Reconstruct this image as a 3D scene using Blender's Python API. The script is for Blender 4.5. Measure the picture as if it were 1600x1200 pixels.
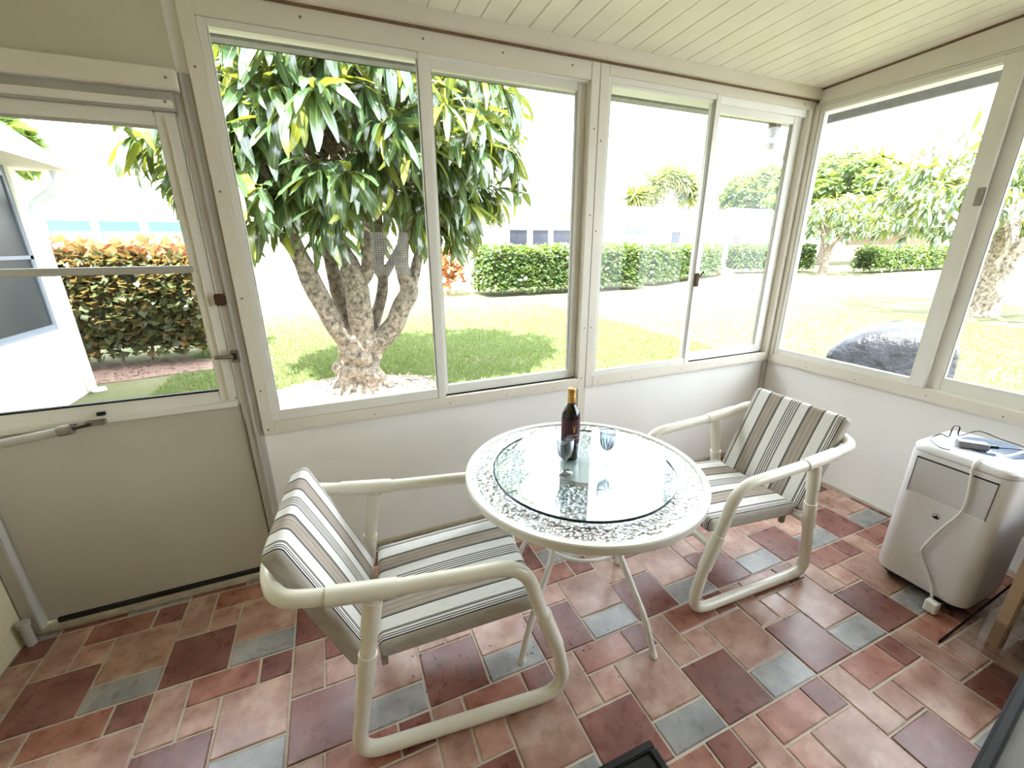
import bpy, bmesh, math, random
from mathutils import Vector, Matrix, Quaternion
import numpy as np

for o in list(bpy.data.objects): bpy.data.objects.remove(o)
scene = bpy.context.scene
COL = scene.collection
PI = math.pi

# ------------------------------------------------------------------ camera
YAW, PITCH, ROLL = 0.39951, 0.31713, -0.0055
fw = Vector((math.sin(YAW)*math.cos(PITCH), math.cos(YAW)*math.cos(PITCH), -math.sin(PITCH)))
rt = Vector((math.cos(YAW), -math.sin(YAW), 0)); up = rt.cross(fw)
rt2 = rt*math.cos(ROLL)+up*math.sin(ROLL); up2 = up*math.cos(ROLL)-rt*math.sin(ROLL)
camd = bpy.data.cameras.new('camera'); cam = bpy.data.objects.new('camera', camd); COL.objects.link(cam)
camd.sensor_width = 36; camd.lens = 658.96/1600*36; camd.clip_start = 0.02; camd.clip_end = 400
mw = Matrix((rt2, up2, -fw)).transposed().to_4x4(); mw.translation = Vector((-2.9268, -2.0584, 1.55))
cam.matrix_world = mw
scene.camera = cam

# ------------------------------------------------------------------ sky, sun, exposure
world = bpy.data.worlds.new('world'); scene.world = world; world.use_nodes = True
bg = world.node_tree.nodes['Background']
bg.inputs[0].default_value = (0.85, 0.925, 1.0, 1); bg.inputs[1].default_value = 4.2
sd = bpy.data.lights.new('sun', 'SUN'); sun = bpy.data.objects.new('sun', sd); COL.objects.link(sun)
sd.energy = 15.0; sd.angle = 0.012; sd.color = (1.0, 0.965, 0.91)
sun.rotation_euler = Vector((0.42, 0.50, -1.05)).to_track_quat('-Z', 'Y').to_euler()
sun.location = (-6, -6, 12)
vs = scene.view_settings
vs.view_transform = 'Standard'; vs.look = 'None'; vs.gamma = 1.0; vs.exposure = 1.48
vs.use_curve_mapping = False

# ------------------------------------------------------------------ helpers
class MB:
    def __init__(s): s.v = []; s.f = []; s.uv = None
    def add(s, vs_, fs):
        n = len(s.v); s.v.extend([tuple(p) for p in vs_]); s.f.extend([tuple(i+n for i in f) for f in fs]); return s
    def box(s, x0, x1, y0, y1, z0, z1):
        x0, x1 = min(x0, x1), max(x0, x1); y0, y1 = min(y0, y1), max(y0, y1); z0, z1 = min(z0, z1), max(z0, z1)
        return s.add([(x0,y0,z0),(x1,y0,z0),(x1,y1,z0),(x0,y1,z0),(x0,y0,z1),(x1,y0,z1),(x1,y1,z1),(x0,y1,z1)],
                     [(0,3,2,1),(4,5,6,7),(0,1,5,4),(1,2,6,5),(2,3,7,6),(3,0,4,7)])
    def tube(s, pts, r, n=12, cap=True):
        pts = [Vector(p) for p in pts]; m = len(pts)
        rs = r if isinstance(r, (list, tuple)) else [r]*m
        tang = []
        for i in range(m):
            a = pts[max(i-1, 0)]; b = pts[min(i+1, m-1)]; tang.append((b-a).normalized())
        t0 = tang[0]; ref = Vector((0,0,1)) if abs(t0.z) < .9 else Vector((1,0,0))
        nrm = (ref - t0*ref.dot(t0)).normalized(); vv = []; ff = []
        for i in range(m):
            t = tang[i]; nrm = (nrm - t*nrm.dot(t)).normalized(); b = t.cross(nrm)
            for k in range(n):
                a = 2*PI*k/n; vv.append(pts[i]+(nrm*math.cos(a)+b*math.sin(a))*rs[i])
        for i in range(m-1):
            for k in range(n):
                k2 = (k+1) % n; ff.append((i*n+k, i*n+k2, (i+1)*n+k2, (i+1)*n+k))
        if cap:
            ff.append(tuple(range(n-1, -1, -1))); ff.append(tuple((m-1)*n+k for k in range(n)))
        return s.add(vv, ff)
    def lathe(s, prof, n=32, c=(0,0,0), close=False):
        vv = []; ff = []; m = len(prof)
        for (r, z) in prof:
            for k in range(n):
                a = 2*PI*k/n; vv.append((c[0]+r*math.cos(a), c[1]+r*math.sin(a), c[2]+z))
        rng = m if close else m-1
        for i in range(rng):
            j = (i+1) % m
            for k in range(n):
                k2 = (k+1) % n; ff.append((i*n+k, i*n+k2, j*n+k2, j*n+k))
        if not close:
            ff.append(tuple(range(n-1, -1, -1))); ff.append(tuple((m-1)*n+k for k in range(n)))
        return s.add(vv, ff)
    def prism(s, poly, z0, z1):
        n = len(poly)
        return s.add([(x,y,z0) for x,y in poly]+[(x,y,z1) for x,y in poly],
                     [tuple(range(n-1,-1,-1)), tuple(range(n,2*n))]+[(i,(i+1)%n,n+(i+1)%n,n+i) for i in range(n)])
    def rbox(s, size, r, c=(0,0,0), seg=3, flat=1, bulge=0.0, rot=None):
        h = [d/2 for d in size]
        def coords(hh):
            rr = min(r, hh*.999); L = [-hh+rr-rr*math.tan(PI/4*(1-i/seg)) for i in range(seg)]
            L += [-hh+rr+(2*hh-2*rr)*i/flat for i in range(flat+1)]
            L += [hh-rr+rr*math.tan(PI/4*((i+1)/seg)) for i in range(seg)]
            return L
        X = [coords(q) for q in h]; idx = {}; vv = []; ff = []
        def vid(i, j, k):
            key = (i, j, k)
            if key not in idx:
                p = [X[0][i], X[1][j], X[2][k]]
                q = [max(-h[a]+min(r,h[a]), min(h[a]-min(r,h[a]), p[a])) for a in range(3)]
                d = Vector([p[a]-q[a] for a in range(3)])
                if d.length > 1e-9: d = d.normalized()*min(r, min(h))
                P = Vector(q)+d
                if bulge: P.z += math.copysign(1, p[2])*bulge*(1-(P.x/h[0])**2)*(1-(P.y/h[1])**2) if abs(p[2]) > h[2]-r else 0
                if rot is not None: P = rot @ P
                idx[key] = len(vv); vv.append(P+Vector(c))
            return idx[key]
        n = [len(x)-1 for x in X]
        for a, b, cc in ((0,1,2),(1,2,0),(2,0,1)):
            for side in (0, n[cc]):
                for i in range(n[a]):
                    for j in range(n[b]):
                        q = []
                        for (ii, jj) in ((i,j),(i+1,j),(i+1,j+1),(i,j+1)):
                            k = [0,0,0]; k[a] = ii; k[b] = jj; k[cc] = side; q.append(vid(*k))
                        ff.append(tuple(q) if side else tuple(q[::-1]))
        return s.add(vv, ff)
    def xf(s, m):
        s.v = [tuple(m @ Vector(p)) for p in s.v]; return s
    def build(s, name, mat, parent=None, smooth=False, bevel=0, kind=None):
        me = bpy.data.meshes.new(name); me.from_pydata(s.v, [], s.f); me.update()
        if bevel:
            bm = bmesh.new(); bm.from_mesh(me)
            bmesh.ops.bevel(bm, geom=bm.edges[:], offset=bevel, segments=2, affect='EDGES', clamp_overlap=True)
            bm.to_mesh(me); bm.free()
        if smooth:
            me.polygons.foreach_set('use_smooth', [True]*len(me.polygons))
            try: me.set_sharp_from_angle(angle=math.radians(40))
            except Exception: pass
        o = bpy.data.objects.new(name, me); me.materials.append(mat); COL.objects.link(o)
        if parent: o.parent = parent
        if kind: o['kind'] = kind
        return o

def tag(o, label, cat=None, group=None, kind=None):
    o['label'] = label
    if cat: o['category'] = cat
    if group: o['group'] = group
    if kind: o['kind'] = kind
    return o
def thing(name, label, cat, loc=(0,0,0), rz=0, group=None, kind=None):
    o = bpy.data.objects.new(name, None); COL.objects.link(o); o.location = loc; o.rotation_euler = (0,0,rz)
    o.empty_display_size = .05
    return tag(o, label, cat, group, kind)
def inst(name, me, parent, loc=(0,0,0), rot=None, scale=None):
    o = bpy.data.objects.new(name, me); COL.objects.link(o); o.parent = parent; o.location = loc
    if rot is not None: o.rotation_mode = 'QUATERNION'; o.rotation_quaternion = rot
    if scale is not None: o.scale = scale
    return o
def smooth_path(pts, n=6):
    P = [Vector(p) for p in pts]; out = []
    for i in range(len(P)-1):
        p0 = P[max(i-1,0)]; p1 = P[i]; p2 = P[i+1]; p3 = P[min(i+2,len(P)-1)]
        for k in range(n):
            t = k/n
            out.append(.5*((2*p1)+(-p0+p2)*t+(2*p0-5*p1+4*p2-p3)*t*t+(-p0+3*p1-3*p2+p3)*t**3))
    out.append(P[-1]); return out
def fillet(pts, r, n=6):
    P = [Vector(p) for p in pts]; out = [P[0]]
    for i in range(1, len(P)-1):
        a = (P[i-1]-P[i]); b = (P[i+1]-P[i]); rr = min(r if not isinstance(r,(list,tuple)) else r[i], a.length*.48, b.length*.48)
        A = P[i]+a.normalized()*rr; B = P[i]+b.normalized()*rr
        for k in range(n+1):
            t = k/n; out.append(A*(1-t)**2+P[i]*2*t*(1-t)+B*t*t)
    out.append(P[-1]); return out

# ------------------------------------------------------------------ materials
def srgb(r, g, b):
    f = lambda c: (c/12.92 if c <= .04045 else ((c+.055)/1.055)**2.4)
    return (f(r/255), f(g/255), f(b/255), 1)
class NT:
    def __init__(s, name):
        s.m = bpy.data.materials.new(name); s.m.use_nodes = True; s.t = s.m.node_tree
        s.b = s.t.nodes['Principled BSDF']; s.out = s.t.nodes['Material Output']
    def n(s, typ, **kw):
        nd = s.t.nodes.new(typ)
        for k, v in kw.items():
            if k.startswith('i_'):
                key = k[2:]; key = int(key) if key.isdigit() else key.replace('_', ' ')
                nd.inputs[key].default_value = v
            else: setattr(nd, k, v)
        return nd
    def l(s, a, b): s.t.links.new(a, b)
    def noise(s, vec, scale, detail=4, rough=.55):
        nd = s.n('ShaderNodeTexNoise'); nd.inputs['Scale'].default_value = scale; nd.inputs['Detail'].default_value = detail
        nd.inputs['Roughness'].default_value = rough
        if vec is not None: s.l(vec, nd.inputs['Vector'])
        return nd
    def ramp(s, fac, stops, interp='LINEAR'):
        nd = s.n('ShaderNodeValToRGB'); r = nd.color_ramp; r.interpolation = interp
        while len(r.elements) < len(stops): r.elements.new(.5)
        for e, (p, c) in zip(r.elements, stops): e.position = p; e.color = c
        s.l(fac, nd.inputs[0]); return nd
    def mix(s, fac, a, b, blend='MIX'):
        nd = s.n('ShaderNodeMix', data_type='RGBA', blend_type=blend)
        for sock, v in ((nd.inputs['Factor'], fac), (nd.inputs['A'], a), (nd.inputs['B'], b)):
            if hasattr(v, 'links'): s.l(v, sock)
            else: sock.default_value = v
        return nd.outputs['Result']
    def bump(s, h, strength=.3, dist=.01, normal=None):
        nd = s.n('ShaderNodeBump'); nd.inputs['Strength'].default_value = strength; nd.inputs['Distance'].default_value = dist
        s.l(h, nd.inputs['Height'])
        if normal is not None: s.l(normal, nd.inputs['Normal'])
        return nd.outputs['Normal']
    def pos(s): return s.n('ShaderNodeNewGeometry').outputs['Position']

def mul(c, k): return (min(c[0]*k,1), min(c[1]*k,1), min(c[2]*k,1), 1)
def M(name, col, rough=.5, var=.08, vscale=6, bump=0, bscale=60, metal=0, spec=.5, coat=0):
    t = NT(name); p = t.pos(); nz = t.noise(p, vscale, 5)
    rp = t.ramp(nz.outputs['Fac'], [(.3, mul(col, 1-var)), (.7, mul(col, 1+var))])
    t.l(rp.outputs[0], t.b.inputs['Base Color'])
    t.b.inputs['Roughness'].default_value = rough; t.b.inputs['Metallic'].default_value = metal
    t.b.inputs['Specular IOR Level'].default_value = spec; t.b.inputs['Coat Weight'].default_value = coat
    if bump:
        b = t.noise(p, bscale, 4); t.l(t.bump(b.outputs['Fac'], bump, .004), t.b.inputs['Normal'])
    return t.m

def thin_glass(name, tint=(1,1,1,1), base=.04, rough=.0, bump=None, fr=1.5, gloss=(1,1,1,1)):
    t = NT(name); t.t.nodes.remove(t.b)
    tr = t.n('ShaderNodeBsdfTransparent'); tr.inputs[0].default_value = tint
    gl = t.n('ShaderNodeBsdfGlossy'); gl.inputs['Roughness'].default_value = rough; gl.inputs[0].default_value = gloss
    fz = t.n('ShaderNodeLayerWeight'); fz.inputs[0].default_value = .5
    if bump:
        nz = t.n('ShaderNodeTexVoronoi'); nz.inputs['Scale'].default_value = bump[0]; t.l(t.pos(), nz.inputs['Vector'])
        nm = t.bump(nz.outputs['Distance'], bump[1], .005); t.l(nm, gl.inputs['Normal']); t.l(nm, fz.inputs['Normal'])
    f0 = ((fr-1)/(fr+1))**2+base
    pw = t.n('ShaderNodeMath', operation='POWER'); t.l(fz.outputs['Facing'], pw.inputs[0]); pw.inputs[1].default_value = 5
    ad = t.n('ShaderNodeMath', operation='MULTIPLY_ADD'); ad.use_clamp = True; t.l(pw.outputs[0], ad.inputs[0]); ad.inputs[1].default_value = 1-f0; ad.inputs[2].default_value = f0
    mx = t.n('ShaderNodeMixShader'); t.l(ad.outputs[0], mx.inputs[0]); t.l(tr.outputs[0], mx.inputs[1]); t.l(gl.outputs[0], mx.inputs[2])
    t.l(mx.outputs[0], t.out.inputs[0]); return t.m

PAINT = srgb(226, 221, 210)
m_trim = M('painted_aluminium', srgb(224, 217, 204), .42, .03, 3)
m_frame = M('window_frame_white', srgb(228, 225, 217), .38, .03, 5)
m_wall = M('painted_wall', srgb(240, 238, 234), .7, .025, 2.5, .08, 90)
m_wall_cream = M('cream_stucco', srgb(222, 212, 178), .85, .06, 3, .35, 60)
m_panel = M('panel_above_door', srgb(202, 195, 176), .6, .03, 3)
m_door = M('door_panel_paint', srgb(190, 185, 171), .5, .03, 2)
m_post = M('grey_post', srgb(186, 182, 174), .5, .05, 8)
m_track = M('door_track_grey', srgb(175, 172, 164), .45, .05, 8)
m_brown = M('brown_gap_stain', srgb(120, 92, 68), .8, .2, 20)
m_black = M('black_rubber', srgb(22, 21, 22), .6, .1, 20)
m_blackgloss = M('black_plastic', srgb(16, 17, 22), .3, .05, 20)
m_screw = M('screw_metal', srgb(140, 132, 120), .4, .1, 30, metal=.6)
m_rust = M('rusty_hinge', srgb(70, 45, 30), .8, .3, 60)
m_wood_strip = M('weathered_wood_strip', srgb(176, 164, 142), .8, .15, 18, .2, 80)
m_pvc = M('white_pvc_pipe', srgb(232, 227, 212), .28, .03, 4, coat=.3)
m_tablewhite = M('white_powder_coat', srgb(230, 228, 222), .4, .03, 5)
m_glass = thin_glass('window_glass', (.97,.98,.98,1), 0.0, fr=1.22)
m_grout = M('grout', srgb(200, 188, 172), .85, .12, 14, .2, 120)

def ceil_mat():
    t = NT('painted_ceiling_boards'); p = t.pos()
    nz = t.noise(p, 3, 6, .6); col = t.ramp(nz.outputs['Fac'], [(.3, srgb(236,226,214)), (.7, srgb(246,239,230))])
    st = t.noise(p, 16, 7, .75); chip = t.ramp(st.outputs['Fac'], [(.70, (0,0,0,1)), (.735, (1,1,1,1))])
    c = t.mix(chip.outputs[0], col.outputs[0], srgb(196,184,160)); t.l(c, t.b.inputs['Base Color'])
    t.b.inputs['Roughness'].default_value = .45
    t.l(t.bump(st.outputs['Fac'], .1, .004), t.b.inputs['Normal']); return t.m
m_ceil = ceil_mat()

def tile_mat(name, cols, rough=.27):
    t = NT(name); p = t.pos(); oi = t.n('ShaderNodeObjectInfo')
    n1 = t.noise(p, 8.0, 5, .58); n2 = t.noise(p, 22, 3, .5); n3 = t.noise(p, 14, 2, .5)
    r = t.ramp(n1.outputs['Fac'], [(.34, srgb(*cols[0])), (.5, srgb(*cols[1])), (.66, srgb(*cols[2]))])
    hs = t.n('ShaderNodeHueSaturation'); t.l(r.outputs[0], hs.inputs['Color'])
    mr = t.n('ShaderNodeMapRange'); mr.inputs['To Min'].default_value = .86; mr.inputs['To Max'].default_value = 1.12
    t.l(oi.outputs['Random'], mr.inputs[0]); t.l(mr.outputs[0], hs.inputs['Value'])
    d = t.ramp(n2.outputs['Fac'], [(.32, (.90,.89,.88,1)), (.66, (1,1,1,1))])
    c = t.mix(1.0, hs.outputs[0], d.outputs[0], 'MULTIPLY'); t.l(c, t.b.inputs['Base Color'])
    rr = t.n('ShaderNodeMapRange'); rr.inputs['To Min'].default_value = rough-.08; rr.inputs['To Max'].default_value = rough+.12
    t.l(n2.outputs['Fac'], rr.inputs[0]); t.l(rr.outputs[0], t.b.inputs['Roughness'])
    t.b.inputs['Specular IOR Level'].default_value = .5
    t.l(t.bump(n3.outputs['Fac'], .10, .003), t.b.inputs['Normal']); return t.m
T_TAN = tile_mat('tile_tan', [(152,112,98), (176,138,122), (200,168,152)])
T_RED = tile_mat('tile_red', [(140,86,70), (160,106,90), (186,138,120)])
T_DARK = tile_mat('tile_dark_red', [(112,68,62), (128,80,72), (146,98,90)])
T_PINK = tile_mat('tile_pink', [(160,118,102), (184,142,126), (204,168,152)])
T_GREY = tile_mat('tile_slate_grey', [(134,132,132), (152,150,150), (172,168,166)])

# ------------------------------------------------------------------ floor with separate tiles
XL, YB = -4.27, -3.05
fl = MB().box(XL-.1, .1, YB-.1, .1, -.10, -.004).build('floor', m_grout)
tag(fl, 'terracotta and slate tiled porch floor with pale grout', 'floor', kind='structure')
MODX, MODY, OX, OY = .4585, .4575, -3.7035, -.5125
PIECES = [(0,1,0,2,T_TAN), (1,3,0,1,T_RED), (3,4,0,1,T_DARK), (1,2,1,2,T_PINK), (2,4,1,3,T_TAN), (0,2,2,4,T_DARK), (2,4,3,4,T_GREY)]
random.seed(4)
ux, uy = MODX/4, MODY/4
def tile_mb(x0, x1, y0, y1, jit=True):
    g = .0040; z1 = random.uniform(-.0004, .0007); w = .0035
    x0 += g; x1 -= g; y0 += g; y1 -= g
    if jit:
        x0 += random.uniform(-.0012,.0012); x1 += random.uniform(-.0012,.0012); y0 += random.uniform(-.0012,.0012); y1 += random.uniform(-.0012,.0012)
    cx, cy = (x0+x1)/2, (y0+y1)/2; a, b = (x1-x0)/2, (y1-y0)/2
    if a < .008 or b < .008: return None
    v = []; 
    for (ia, z) in ((0, -.006), (0, -.0022), (w, z1)):
        v += [(-a+ia,-b+ia,z), (a-ia,-b+ia,z), (a-ia,b-ia,z), (-a+ia,b-ia,z)]
    f = [(8,9,10,11)]
    for r in (0, 4):
        for k in range(4): f.append((r+k, r+(k+1)%4, r+4+(k+1)%4, r+4+k))
    m = MB().add(v, f); return m, cx, cy
ntile = 0; far = {}
for j in range(-2, 6):
    for k in range(-2, 9):
        for (a, b, c, d, mt) in PIECES:
            x0 = max(OX+MODX*k+a*ux, XL); x1 = min(OX+MODX*k+b*ux, 0)
            y1 = min(OY-MODY*j-c*uy, 0); y0 = max(OY-MODY*j-d*uy, YB)
            if x1-x0 < .015 or y1-y0 < .015: continue
            r = tile_mb(x0, x1, y0, y1)
            if not r: continue
            m, cx, cy = r
            if cy > -1.93 and ntile < 300:
                o = m.build('tile', mt, fl); o.location = (cx, cy, 0); ntile += 1
            else:
                far.setdefault(mt.name, (MB(), mt))[0].add([(x+cx, y+cy, z) for x,y,z in m.v], m.f)
for mbq, mt in far.values(): mbq.build('tiles_behind_camera', mt, fl, kind='stuff')

# ------------------------------------------------------------------ ceiling, walls
SL = .05
def cz(y): return 2.442+SL*(-y-.06)
ce = MB().add([(XL-.1,.0,cz(0)+.02),(.12,.0,cz(0)+.02),(.12,YB-.1,cz(YB-.1)+.02),(XL-.1,YB-.1,cz(YB-.1)+.02),
               (XL-.1,.0,cz(0)+.12),(.12,.0,cz(0)+.12),(.12,YB-.1,cz(YB-.1)+.12),(XL-.1,YB-.1,cz(YB-.1)+.12)],
              [(0,1,2,3),(7,6,5,4),(0,4,5,1),(1,5,6,2),(2,6,7,3),(3,7,4,0)]).build('ceiling', M('raw_board_backing', srgb(74,62,50), .9, .2, 8))
tag(ce, 'sloping ceiling of white painted narrow boards', 'ceiling', kind='structure')
PW = .1105
pm = MB().box(-PW/2+.0013, PW/2-.0013, -1.56, 1.56, 0, .018).build('plank', m_ceil, ce, bevel=.0022)
ang = Quaternion((1,0,0), -math.atan(SL))
pm.rotation_mode = 'QUATERNION'
first = True; x = -.06
while x > XL-.02:
    o = pm if first else inst('plank', pm.data, ce)
    o.rotation_mode = 'QUATERNION'; o.rotation_quaternion = ang; o.location = (x, -1.55, cz(-1.55)+random.uniform(0, .0012)); first = False; x -= PW
# own roof with eave
rf = MB().add([(XL-1.2,.55,2.56),(.62,.55,2.56),(.62,-5.5,2.9),(XL-1.2,-5.5,2.9),(XL-1.2,.55,2.66),(.62,.55,2.66),(.62,-5.5,3.0),(XL-1.2,-5.5,3.0)],
              [(0,1,2,3),(7,6,5,4),(0,4,5,1),(1,5,6,2),(2,6,7,3),(3,7,4,0)]).build('roof_overhang', M('roof_soffit_stucco', srgb(160,153,144), .9, .1, 30, .4, 90))
tag(rf, 'porch roof slab whose stucco eave shows above the windows', 'roof', kind='structure')
gut = MB().box(XL-1.2, .60, .44, .47, 2.405, 2.60).box(XL-1.2, .60, .47, .56, 2.42, 2.43).box(XL-1.2,.60,.55,.56,2.42,2.55)
gut.box(.46,.49,.47,-3.2,2.36,2.60)
gt = gut.build('roof_gutter', M('weathered_gutter', srgb(146,145,147), .6, .15, 25, .2, 60))
tag(gt, 'weathered grey gutter and fascia along the porch eave', 'gutter')
dsp = MB().tube(fillet([(.33,.52,2.42),(.33,.52,2.27),(.60,.52,2.20),(.66,.40,2.18)], .07, 8), .042, 14)
dp = dsp.build('downspout', M('galvanised_elbow', srgb(200,200,202), .45, .12, 30, metal=.2), smooth=True)
tag(dp, 'grey downspout elbow hanging outside the corner window', 'downspout')
for i, zz in enumerate((2.40, 2.26)): 
    MB().tube([(.33,.52,zz-.015),(.33,.52,zz+.015)], .047, 14).build('collar', m_screw, dp, smooth=True)

wf = MB().box(-3.345, 0.1, .003, .10, 0, .80).box(-3.345,.1,.003,.10,2.30,2.60)
wf.box(-1.62,-1.575,.003,.10,.75,2.35).box(XL-.1,-3.345,.003,.10,2.13,2.60)
wf.box(-.021,.10,-.017,.10,.75,2.40).box(-3.345,-3.284,.0,.10,2.10,2.40)
wfo = wf.build('wall_front', m_wall); tag(wfo, 'low white painted wall under the front windows', 'wall', kind='structure')
MB().box(-1.628,-1.578,-.006,.004,.02,.745).build('stud_cover', m_trim, wfo)
MB().box(-.045,-.002,-.012,.004,.0,.745).build('corner_strip', m_post, wfo)
MB().box(XL,-3.325,-.004,.004,2.125,2.50).build('upper_panel', m_panel, wfo)
wr = MB().box(.003,.10,-3.15,.10,0,.80).box(.003,.10,-3.15,.10,2.32,2.62).box(.003,.10,-3.15,-2.95,.7,2.4)
wro = wr.build('wall_right', m_wall); tag(wro, 'low white painted wall under the right hand windows', 'wall', kind='structure')
wl = MB().box(XL-.1, XL, YB, .1, 0, 2.7).build('wall_left', m_wall_cream); tag(wl, 'cream stucco side wall beside the door', 'wall', kind='structure')
wb = MB().box(XL-.1, .1, YB-.1, YB, 0, 2.75).build('wall_back', M('tan_house_stucco', srgb(150,138,118), .85, .06, 3, .3, 60)); tag(wb, 'tan house wall behind the camera', 'wall', kind='structure')
bb = MB().box(-3.34,-.0,-.018,.003,.0,.022).build('baseboard_front', m_wood_strip, bevel=.004); tag(bb, 'thin weathered wooden strip along the front wall foot', 'baseboard', kind='structure')
bb = MB().box(-.008,.003,-3.0,-.02,.0,.018).build('baseboard_right', M('caulk_line', srgb(206,200,188), .8, .1, 12)); tag(bb, 'pale caulk line along the right wall foot', 'baseboard', kind='structure')
t1 = MB().box(-3.31,-.004,-.055,.003,2.388,2.452).build('trim_1', m_trim, bevel=.004); tag(t1, 'white beam running under the ceiling above the front windows', 'trim', kind='structure')
MB().box(-3.31,-.004,-.030,.003,2.380,2.389).build('stained_gap', m_brown, t1)
t2 = MB().add([(-.03,-.05,2.362),(.003,-.05,2.362),(.003,-3.0,2.362),(-.03,-3.0,2.362),(-.03,-.05,cz(-.05)-.004),(.003,-.05,cz(-.05)-.004),(.003,-3.0,cz(-3.0)-.004),(-.03,-3.0,cz(-3.0)-.004)],
              [(0,1,2,3),(7,6,5,4),(0,4,5,1),(1,5,6,2),(2,6,7,3),(3,7,4,0)]).build('trim_2', m_trim); tag(t2, 'white header board above the right hand windows', 'trim', kind='structure')
MB().add([(-.034,-.03,cz(-.03)-.010),(-.034,-3,cz(-3)-.010),(-.034,-3,cz(-3)-.001),(-.034,-.03,cz(-.03)-.001),(-.028,-.03,cz(-.03)-.010),(-.028,-3,cz(-3)-.010),(-.028,-3,cz(-3)-.001),(-.028,-.03,cz(-.03)-.001)],
         [(0,1,2,3),(7,6,5,4),(0,4,5,1),(1,5,6,2),(2,6,7,3),(3,7,4,0)]).build('stained_gap', m_brown, t2)

# ------------------------------------------------------------------ windows
screw_me = None
def window(name, label, mapf, sgn, spec):
    """spec: outer (u0,u1,w0,w1), trims, sashes; depth d positive into the room"""
    w = thing(name, label, 'window', (0,0,0), 0, kind='structure')
    def bx(nm, u0, u1, w0, w1, d0, d1, mat, par, bev=.002):
        a = mapf(u0, w0, d0); b = mapf(u1, w1, d1)
        return MB().box(a[0], b[0], a[1], b[1], a[2], b[2]).build(nm, mat, par, bevel=bev)
    u0, u1, w0, w1 = spec['outer']; tl, tr_, tb, tt = spec['trim']
    bx('trim_board', u0, u0+tl, w0, w1, -.07, .020, m_trim, w); bx('trim_board', u1-tr_, u1, w0, w1, -.07, .020, m_trim, w)
    bx('trim_board', u0+tl, u1-tr_, w0, w0+tb, -.07, .022, m_trim, w); bx('trim_board', u0+tl, u1-tr_, w1-tt, w1, -.07, .019, m_trim, w)
    bx('sill_lip', u0+.004, u1-.004, w0-.012, w0, -.004, .008, m_frame, w, .001)
    for (so, gl, dep) in spec['sash']:
        a0, a1, b0, b1 = so; g0, g1, h0, h1 = gl
        fr = bx('sash_stile', a0, g0, b0, b1, dep-.03, dep, m_frame, w)
        bx('sash_stile', g1, a1, b0, b1, dep-.03, dep, m_frame, w)
        bx('sash_rail', g0, g1, b0, h0, dep-.03, dep-.001, m_frame, w); bx('sash_rail', g0, g1, h1, b1, dep-.03, dep-.001, m_frame, w)
        bx('glazing_bead', g0-.001, g0+.004, h0, h1, dep-.026, dep-.006, m_track, w, 0)
        bx('glazing_bead', g1-.004, g1+.001, h0, h1, dep-.026, dep-.006, m_track, w, 0)
        bx('pane', g0, g1, h0, h1, dep-.0180, dep-.0150, m_glass, w, 0)
    global screw_me
    if screw_me is None:
        q = MB().lathe([(.0045,0),(.004,.0022),(.0015,.003)], 8); tmp = q.build('screw', m_screw); screw_me = tmp.data; bpy.data.objects.remove(tmp)
    for (u, v) in spec.get('screw', []):
        p = mapf(u, v, .020); d = Vector(mapf(u, v, .03))-Vector(p)
        inst('screw', screw_me, w, p, d.to_track_quat('Z', 'Y'))
    return w
mf = lambda u, w, d: (u, -d, w)
mr_ = lambda u, w, d: (-d, -u, w)
W1 = window('window_1', 'wide sliding window beside the door, framing the mango tree', mf, 1, dict(outer=(-3.283,-1.5945,.745,2.382), trim=(.049,.048,.055,.077),
    sash=[((-3.234,-2.436,.80,2.305),(-3.207,-2.477,.848,2.281),.013), ((-2.462,-1.642,.80,2.305),(-2.415,-1.690,.850,2.264),-.022)],
    screw=[(-3.262,2.15),(-3.262,1.75),(-3.262,1.35),(-3.262,.95),(-3.262,.765),(-2.9,2.35),(-2.45,2.35),(-2.1,2.35),(-1.75,2.35),(-1.615,2.1),(-1.615,1.7),(-1.615,1.1),(-1.62,.80),(-2.8,.765),(-2.42,.765),(-2.1,.765),(-1.8,.765)]))
W2 = window('window_2', 'sliding window next to the room corner, behind the table', mf, 1, dict(outer=(-1.592,-.022,.742,2.382), trim=(.050,.030,.058,.045),
    sash=[((-1.545,-.786,.80,2.338),(-1.520,-.824,.832,2.312),.013), ((-.812,-.052,.80,2.338),(-.775,-.130,.855,2.262),-.022)],
    screw=[(-1.572,2.05),(-1.572,1.62),(-1.572,1.1),(-1.5,.76),(-1.25,.76),(-.85,.765),(-.5,.765),(-.2,.765),(-.12,2.36)]))
W3 = window('window_3', 'right hand window through which the covered grill is seen', mr_, 1, dict(outer=(.018,1.70,.735,2.362), trim=(.034,.05,.060,.012),
    sash=[((.052,.925,.795,2.350),(.073,.856,.838,2.320),.013), ((.90,1.65,.795,2.350),(.978,1.60,.868,2.290),-.022)],
    screw=[(.3,.755),(.6,.755),(.95,.765),(1.25,.755),(1.32,.76)]))
W4 = window('window_4_added', 'added unseen rear window on the right that keeps daylight coming in', mr_, 1, dict(outer=(1.702,2.95,.735,2.362), trim=(.05,.05,.060,.012),
    sash=[((1.752,2.36,.795,2.350),(1.78,2.32,.838,2.320),.013), ((2.33,2.90,.795,2.350),(2.37,2.86,.868,2.290),-.022)]))  # unseen window, added to keep daylight coming into the room
MB().box(-.83,-.80,-.03,-.013,1.30,1.38).build('latch', m_rust, W2, bevel=.003)
MB().tube([(-.80,-.03,1.36),(-.778,-.035,1.39)], .005, 8).build('latch_lever', m_rust, W2)
MB().box(-.013-.012,-.013,-.93,-.90,1.72,1.80).build('latch', m_screw, W3, bevel=.003)
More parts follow.
